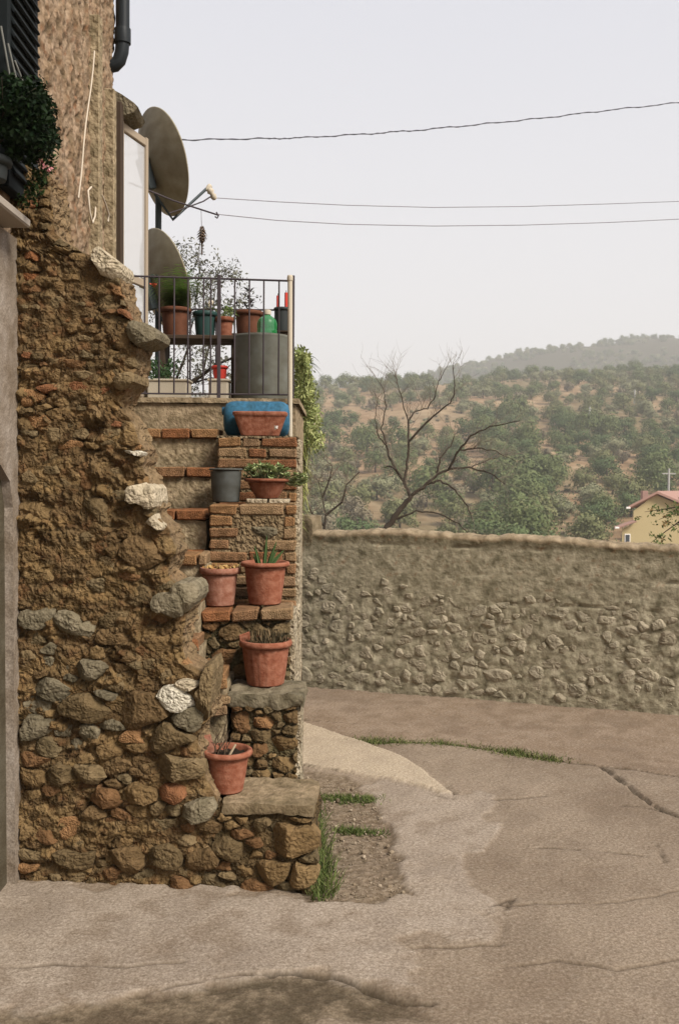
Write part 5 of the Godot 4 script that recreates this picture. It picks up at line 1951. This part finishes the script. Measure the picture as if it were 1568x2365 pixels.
# ---------------------------------------------------------------- far things
func build_far() -> void:
	rng.seed = 161
	yellow_house()
	# poles on the hillside
	for q in [["slim pale utility pole behind the yellow house roof", 1544, 1082, 1140, 96.0], ["faint utility pole halfway up the hillside", 1361, 940, 978, 255.0], ["faint utility pole high on the hillside at the right", 1465, 900, 940, 330.0]]:
		var d: float = q[4]
		var t := P(q[1], q[2], d)
		var y := land(t.x, d) - 0.2
		var o := thing("utility_pole", q[0], "pole", Vector3(t.x, y, t.z), "utility poles beyond the wall")
		var mb := MB.new()
		mb.tube(PackedVector3Array([Vector3.ZERO, Vector3(0, t.y - y, 0)]), PackedFloat32Array([0.16 if d < 200 else 0.3, 0.10 if d < 200 else 0.2]), 8)
		part("shaft", mb.mesh(true), M.pole_concrete, o)
		mb = MB.new()
		mb.box(Vector3(0, t.y - y - 0.5, 0), Vector3(1.3, 0.12, 0.12), Basis(), 0.01)
		part("crossarm", mb.mesh(false), M.pole_concrete, o)
	# tree kinds
	var kinds := []
	for q in [[1, Color(0.075, 0.105, 0.038), Color(0.150, 0.175, 0.070), "dark green oak", Vector3(2.6, 2.3, 2.6), 44], [2, Color(0.165, 0.175, 0.095), Color(0.275, 0.27, 0.155), "grey green olive", Vector3(2.2, 1.7, 2.2), 40], [3, Color(0.115, 0.13, 0.055), Color(0.20, 0.20, 0.09), "mid green tree", Vector3(2.5, 2.0, 2.5), 42], [4, Color(0.165, 0.145, 0.095), Color(0.235, 0.200, 0.130), "dull brown scrub tree", Vector3(1.8, 1.5, 1.8), 36], [5, Color(0.055, 0.09, 0.034), Color(0.115, 0.15, 0.06), "dark green broad tree", Vector3(2.9, 2.1, 2.7), 46]]:
		var cm := crown(q[0], q[4], q[5], 46, 0.17, q[1], q[2])
		var rad: Vector3 = q[4]
		var tm := MB.new()
		tm.tube(PackedVector3Array([Vector3(0, -1.0, 0), Vector3(0.1, rad.y * 0.5, 0), Vector3(0.0, rad.y * 1.1, 0.1)]), PackedFloat32Array([0.2, 0.15, 0.08]), 6)
		var whole := MB.new()
		whole.v.append_array(cm.v); whole.c.append_array(cm.c); whole.ix.append_array(cm.ix)
		for i in whole.v.size(): whole.v[i] += Vector3(0, rad.y * 1.02, 0)
		var off := whole.v.size()
		whole.col = Color(0.07, 0.055, 0.04)
		whole.tube(PackedVector3Array([Vector3(0, -1.0, 0), Vector3(0.1, rad.y * 0.5, 0), Vector3(0.0, rad.y * 1.1, 0.1)]), PackedFloat32Array([0.2, 0.15, 0.08]), 5)
		kinds.append([cm.mesh(false), tm.mesh(true), q[3], rad, whole.mesh(false)])
	# where trees stand
	rng.seed = 171
	var nz := noise(172, 0.022, 3)
	var nk := noise(173, 0.012, 2)
	var spots := []
	var tries := 0
	while tries < 9000:
		tries += 1
		var d := 62.0 + 560.0 * pow(rng.randf(), 0.62)
		var x := d * R(-0.13, 0.42)
		var y := land(x, d)
		var px := 784.0 + F * x / d
		var py := 1100.0 - F * (y - 1.6) / d
		if py > 1330 or px < 560 or px > 1800: continue
		if px > 1380 and d < 110.0: continue
		# clearings: dry slopes left of centre, a few strips elsewhere
		var open := nz.get_noise_2d(x, d * 0.8)
		var dry := ridge(px, 930.0, 200.0) * ridge(py, 1010.0, 75.0) * 0.42 + ridge(px, 1130.0, 260.0) * ridge(py, 905.0, 30.0) * 0.2 - ridge(px, 1420.0, 260.0) * 0.26 - ridge(py, 1190.0, 60.0) * 0.24 - ridge(px, 750.0, 110.0) * ridge(py, 1150.0, 110.0) * 0.6 - ridge(px, 1060.0, 300.0) * ridge(py, 1215.0, 40.0) * 0.4
		if open + dry > 0.09 + R(-0.14, 0.14): continue
		var gap := 4.3 if d < 200 else 4.8
		var ok := true
		for s in spots:
			if absf(s[0] - x) < gap and absf(s[1] - d) < gap * 1.4:
				ok = false
				break
		if ok:
			var kk := nk.get_noise_2d(x, d) + R(-0.35, 0.35)
			var kind := 1 if kk < -0.15 else 2 if kk < 0.12 else 0 if kk < 0.32 else 4
			if px > 1180 and py > 1000 and rng.randf() < 0.55: kind = 0 if rng.randf() < 0.5 else 4
			if px < 1100 and py > 1120 and rng.randf() < 0.5: kind = 3
			if rng.randf() < 0.10: kind = 3
			spots.append([x, d, y, kind, R(0.65, 1.3) * (1.0 + 0.25 * float(kind == 0)), px, py])
	spots.sort_custom(func(a, b): return a[1] < b[1])
	var labels := {}
	var proto := {}
	var count := 0
	var rest := [[], [], [], [], []]
	for s in spots:
		var seen_: bool = s[5] > 660 and s[5] < 1620 and s[6] < 1275
		var b := Basis.from_euler(Vector3(0, R(0, TAU), 0)).scaled(Vector3.ONE * float(s[4]))
		var at := Vector3(s[0], s[2], -s[1])
		if seen_ and count < 297:
			count += 1
			var kd: Array = kinds[s[3]]
			var side: String = "beside the broom shrub" if s[5] < 830 else "behind the bare tree" if s[5] < 1150 else "between the bare tree and the yellow house" if s[5] < 1400 else "above the yellow house"
			var high: String = "low on the hillside" if s[6] > 1110 else "halfway up the hillside" if s[6] > 990 else "high on the hillside"
			var label: String = "%s %s, %s" % [kd[2], high, side]
			var o: Node3D
			if not proto.has(s[3]):
				o = thing("hillside_tree", label, "tree", at, "trees scattered over the hillside", b)
				var cr := part("crown", kd[0], M.leaf, o)
				cr.position = Vector3(0, kd[3].y * 1.02, 0)
				part("trunk", kd[1], M.far_bark, o)
				proto[s[3]] = o
			else:
				o = proto[s[3]].duplicate()
				o.name = numbered("hillside_tree")
				add_child(o)
				o.transform = Transform3D(b, at)
				o.set_meta("label", label)
		else:
			rest[s[3]].append(Transform3D(b, at))
	# scrub on the far ridge
	for i in 4200:
		var d := R(640.0, 1300.0)
		var x := d * R(-0.12, 0.42)
		if nz.get_noise_2d(x * 0.6, d * 0.6) > 0.12: continue
		rest[[0, 2, 4, 1][rng.randi() % 4]].append(Transform3D(Basis.from_euler(Vector3(0, R(0, TAU), 0)).scaled(Vector3.ONE * R(0.8, 1.5)), Vector3(x, land(x, d) - 0.5, -d)))
	for i in 26:
		var x := R(285.0, 380.0)
		rest[4].append(Transform3D(Basis.from_euler(Vector3(0, R(0, TAU), 0)).scaled(Vector3(R(1.2, 1.8), R(1.4, 2.4), 1.6)), Vector3(x, land(x, 1140.0) - 0.5, -1140.0)))
	# low bushes between the trees
	var shrubs := []
	for i in 3000:
		var d := 90.0 + 420.0 * pow(rng.randf(), 0.8)
		var x := d * R(-0.12, 0.42)
		if nz.get_noise_2d(x * 1.7 + 400.0, d * 1.4) > 0.12: continue
		shrubs.append(Transform3D(Basis.from_euler(Vector3(0, R(0, TAU), 0)).scaled(Vector3(1, R(0.6, 0.9), 1) * R(0.16, 0.42)), Vector3(x, land(x, d) - 0.2, -d)))
	rest[3].append_array(shrubs.slice(0, shrubs.size() / 2))
	rest[1].append_array(shrubs.slice(shrubs.size() / 2))
	for i in 5:
		var mm := MultiMesh.new()
		mm.transform_format = MultiMesh.TRANSFORM_3D
		mm.mesh = kinds[i][4]
		mm.instance_count = rest[i].size()
		for j in rest[i].size(): mm.set_instance_transform(j, rest[i][j])
		var o := MultiMeshInstance3D.new()
		o.multimesh = mm
		o.material_override = M.leaf
		o.name = numbered("hillside_woods")
		add_child(o)
		stuff(o)
		tag(o, "distant mass of %ss and scrub covering the upper hills" % kinds[i][2], "woods")

func yellow_house() -> void:
	var d := 80.0
	var k := d / F
	var base := P(1520, 1300, d)
	var o := thing("yellow_house", "yellow rendered house with pinkish tiled roofs below the hillside", "house")
	var gl := P(1462, 1180, d)
	var apex := P(1512, 1142, d)
	var gr := P(1640, 1196, d)
	var low := land(apex.x, d) - 1.0
	var dep := 9.0
	var put := func(p: Vector2, w: float) -> Vector3: return Vector3(p.x + (dep - w) * 0.85, p.y, -d - dep + w)
	var body := part("wall", extrude(PackedVector2Array([Vector2(gl.x, low), Vector2(gr.x, low), Vector2(gr.x, gr.y), Vector2(apex.x, apex.y), Vector2(gl.x, gl.y)]), put, dep), M.yellow_render, o)
	# roofs as tilted slabs of pantile ridges
	for q in [[1446, 1172, 1512, 1138, 0.0], [1512, 1138, 1652, 1198, 0.006]]:
		var a := P(q[0], q[1], d)
		var b := P(q[2], q[3], d)
		var roof := MB.new()
		var n := 30
		var pts := PackedVector3Array()
		for i in n * 2 + 1:
			var z := -d + 0.5 - (dep + 1.0) * i / (n * 2.0)
			var lift := 0.05 * (i % 2)
			var sx := (-z - d + 0.5) * 0.85
			pts.append(Vector3(a.x + sx, a.y + 0.12 + lift, z)); pts.append(Vector3(b.x + sx, b.y + 0.12 + lift + float(q[4]), z))
		roof.grid(pts, 2)
		roof.quad(Vector3(a.x, a.y - 0.06, -d + 0.5), Vector3(a.x, a.y + 0.13, -d + 0.5), Vector3(b.x, b.y + 0.13, -d + 0.5), Vector3(b.x, b.y - 0.06, -d + 0.5))
		roof.quad(Vector3(a.x, a.y - 0.06, -d + 0.5), Vector3(b.x, b.y - 0.06, -d + 0.5), Vector3(b.x + (dep + 1.0) * 0.85, b.y - 0.06, -d - dep - 0.5), Vector3(a.x + (dep + 1.0) * 0.85, a.y - 0.06, -d - dep - 0.5))
		roof.quad(Vector3(a.x, a.y - 0.06, -d + 0.5), Vector3(a.x + (dep + 1.0) * 0.85, a.y - 0.06, -d - dep - 0.5), Vector3(a.x + (dep + 1.0) * 0.85, a.y + 0.13, -d - dep - 0.5), Vector3(a.x, a.y + 0.13, -d + 0.5))
		part("roof", roof.mesh(false), M.roof_tile, o)
	# lower wing
	var wl := P(1436, 1222, d)
	var wr := P(1463, 1209, d)
	part("wing_wall", extrude(PackedVector2Array([Vector2(wl.x, low), Vector2(wr.x, low), Vector2(wr.x, wr.y), Vector2(wl.x, wl.y)]), func(p: Vector2, w: float): return Vector3(p.x + (6.0 - w) * 0.6, p.y, -d - 6.0 + w), 6.003), M.yellow_render, o)
	var mb := MB.new()
	var e0 := P(1420, 1219, d)
	var e1 := P(1464, 1203, d)
	var mid := (e0 + e1) * 0.5
	mb.box(Vector3(mid.x, mid.y, -d + 0.1), Vector3(e0.distance_to(e1) + 0.05, 0.16, 0.9), Basis.from_euler(Vector3(0, 0, atan2(e1.y - e0.y, e1.x - e0.x))), 0.03)
	part("wing_roof", mb.mesh(false), M.roof_tile, o)
	for q in [[1424, 1219], [1450, 1173]]:
		mb = MB.new()
		var p := P(q[0], q[1], d - 0.55)
		mb.box(p, Vector3(0.34, 0.15, 0.08), Basis(), 0.02)
		part("eave_end", mb.mesh(false), M.white_paint, o)
	mb = MB.new()
	var w0 := P(1448, 1245, d - 0.03)
	mb.box(w0, Vector3(13 * k, 24 * k, 0.06), Basis(), 0.01)
	var wn := part("window", mb.mesh(false), M.white_paint, o)
	mb = MB.new()
	mb.box(w0 + Vector3(0, 0, 0.035), Vector3(9.5 * k, 20 * k, 0.02), Basis(), 0.004)
	part("pane", mb.mesh(false), M.far_glass, wn)
	mb = MB.new()
	var ch := P(1487, 1146, d + 4)
	mb.box(ch, Vector3(0.5, 0.9, 0.5), Basis(), 0.03)
	part("chimney", mb.mesh(false), M.roof_tile, o)
	settle(o, Vector3(base.x, low, -d))

# ---------------------------------------------------------------- overhead lines
func build_wires() -> void:
	rng.seed = 181
	for q in [["thick twisted overhead cable, the highest of the three lines", [[418, 323], [620, 320], [700, 318], [850, 309], [950, 302], [1080, 290], [1250, 273], [1400, 255], [1568, 237], [1900, 200]], 7.2, 10.0, 0.0042, "cable"], ["thin overhead wire, the middle of the three lines", [[498, 457], [640, 466], [800, 474], [1000, 479], [1200, 477], [1400, 471], [1568, 465], [1900, 450]], 6.95, 10.0, 0.0034, "thin_cable"], ["thin overhead wire, the lowest of the three lines", [[504, 495], [640, 509], [800, 518], [1000, 522], [1200, 520], [1400, 514], [1568, 506], [1900, 490]], 6.95, 10.0, 0.0036, "thin_cable"]]:
		var list: Array = q[1]
		var path := PackedVector3Array()
		for i in list.size() - 1:
			for s in 8:
				var t := s / 8.0
				var px := lerpf(list[i][0], list[i + 1][0], t)
				var d := lerpf(q[2], q[3], clampf((px - 420.0) / 1480.0, 0, 1))
				var wob := 1.2 * sin(px * 0.06) if q[5] == "cable" else 0.0
				path.append(P(px, lerpf(list[i][1], list[i + 1][1], t) + wob, d))
		var mb := MB.new()
		mb.tube(path, PackedFloat32Array([q[4]]), 6)
		if q[5] == "cable":
			var tw := PackedVector3Array()
			for i in path.size() * 3 - 2:
				var p := path[i / 3].lerp(path[mini(i / 3 + 1, path.size() - 1)], (i % 3) / 3.0)
				tw.append(p + Vector3(0, cos(i * 0.9), sin(i * 0.9)) * 0.005)
			mb.tube(tw, PackedFloat32Array([0.0028]), 4)
		tag(part("overhead_wire", mb.mesh(true), M[q[5]]), q[0], "overhead wire", "overhead lines crossing the sky")
	# clothes line arm with its hook
	var arm := thing("line_arm", "thin rusty bracket arm sticking out past the dish with wire hooks", "bracket")
	var mb := MB.new()
	mb.tube(PackedVector3Array([P(300, 422, 6.2), P(400, 463, 6.6), P(505, 497, 6.95)]), PackedFloat32Array([0.006]), 6)
	part("rod", mb.mesh(true), M.iron, arm)
	mb = MB.new()
	mb.tube(PackedVector3Array([P(392, 492, 6.8), P(430, 480, 6.85), P(470, 465, 6.9), P(490, 452, 6.95)]), PackedFloat32Array([0.005]), 6)
	part("stay", mb.mesh(true), M.iron, arm)
	mb = MB.new()
	var c := P(490, 448, 6.95)
	mb.lathe(PackedVector2Array([Vector2(0.001, -0.045), Vector2(0.016, -0.04), Vector2(0.024, -0.015), Vector2(0.014, 0.0), Vector2(0.026, 0.016), Vector2(0.018, 0.04), Vector2(0.001, 0.045)]), 12, c, Basis.from_euler(Vector3(0.4, 0, 0.5)))
	part("insulator", mb.mesh(true), M.cream_paint, arm)
	mb = MB.new()
	mb.tube(PackedVector3Array([P(500, 490, 6.95), P(505, 498, 6.95), P(502, 504, 6.95), P(497, 500, 6.95)]), PackedFloat32Array([0.005]), 6)
	part("hook", mb.mesh(true), M.iron, arm)
	settle(arm, P(300, 422, 6.2))
	# hanging cone
	var orn := thing("hanging_cone", "pine cone ornament hanging on a string below the bracket arm", "ornament")
	mb = MB.new()
	mb.tube(PackedVector3Array([P(465, 484, 6.9), P(466, 520, 6.9), P(462, 562, 6.9), P(458, 612, 6.9)]), PackedFloat32Array([0.0022]), 5)
	part("string", mb.mesh(true), M.thin_cable, orn)
	mb = MB.new()
	var at := P(467, 541, 6.9)
	for i in 120:
		var t := i / 70.0
		var an := i * 2.4
		var r := 0.030 * sin(PI * clampf(t * 0.9 + 0.08, 0, 1))
		var dr := Vector3(cos(an), -0.3, sin(an)).normalized()
		mb.col = Color(0.10, 0.07, 0.05).lerp(Color(0.28, 0.20, 0.14), rng.randf())
		mb.blade(at + Vector3(0, 0.058 - 0.116 * t, 0) + dr * r * 0.3, dr, r + 0.006, 0.020, 0.3, Vector3.ZERO, 3)
	part("cone", mb.mesh(false), M.dry_plant, orn)
	settle(orn, at)
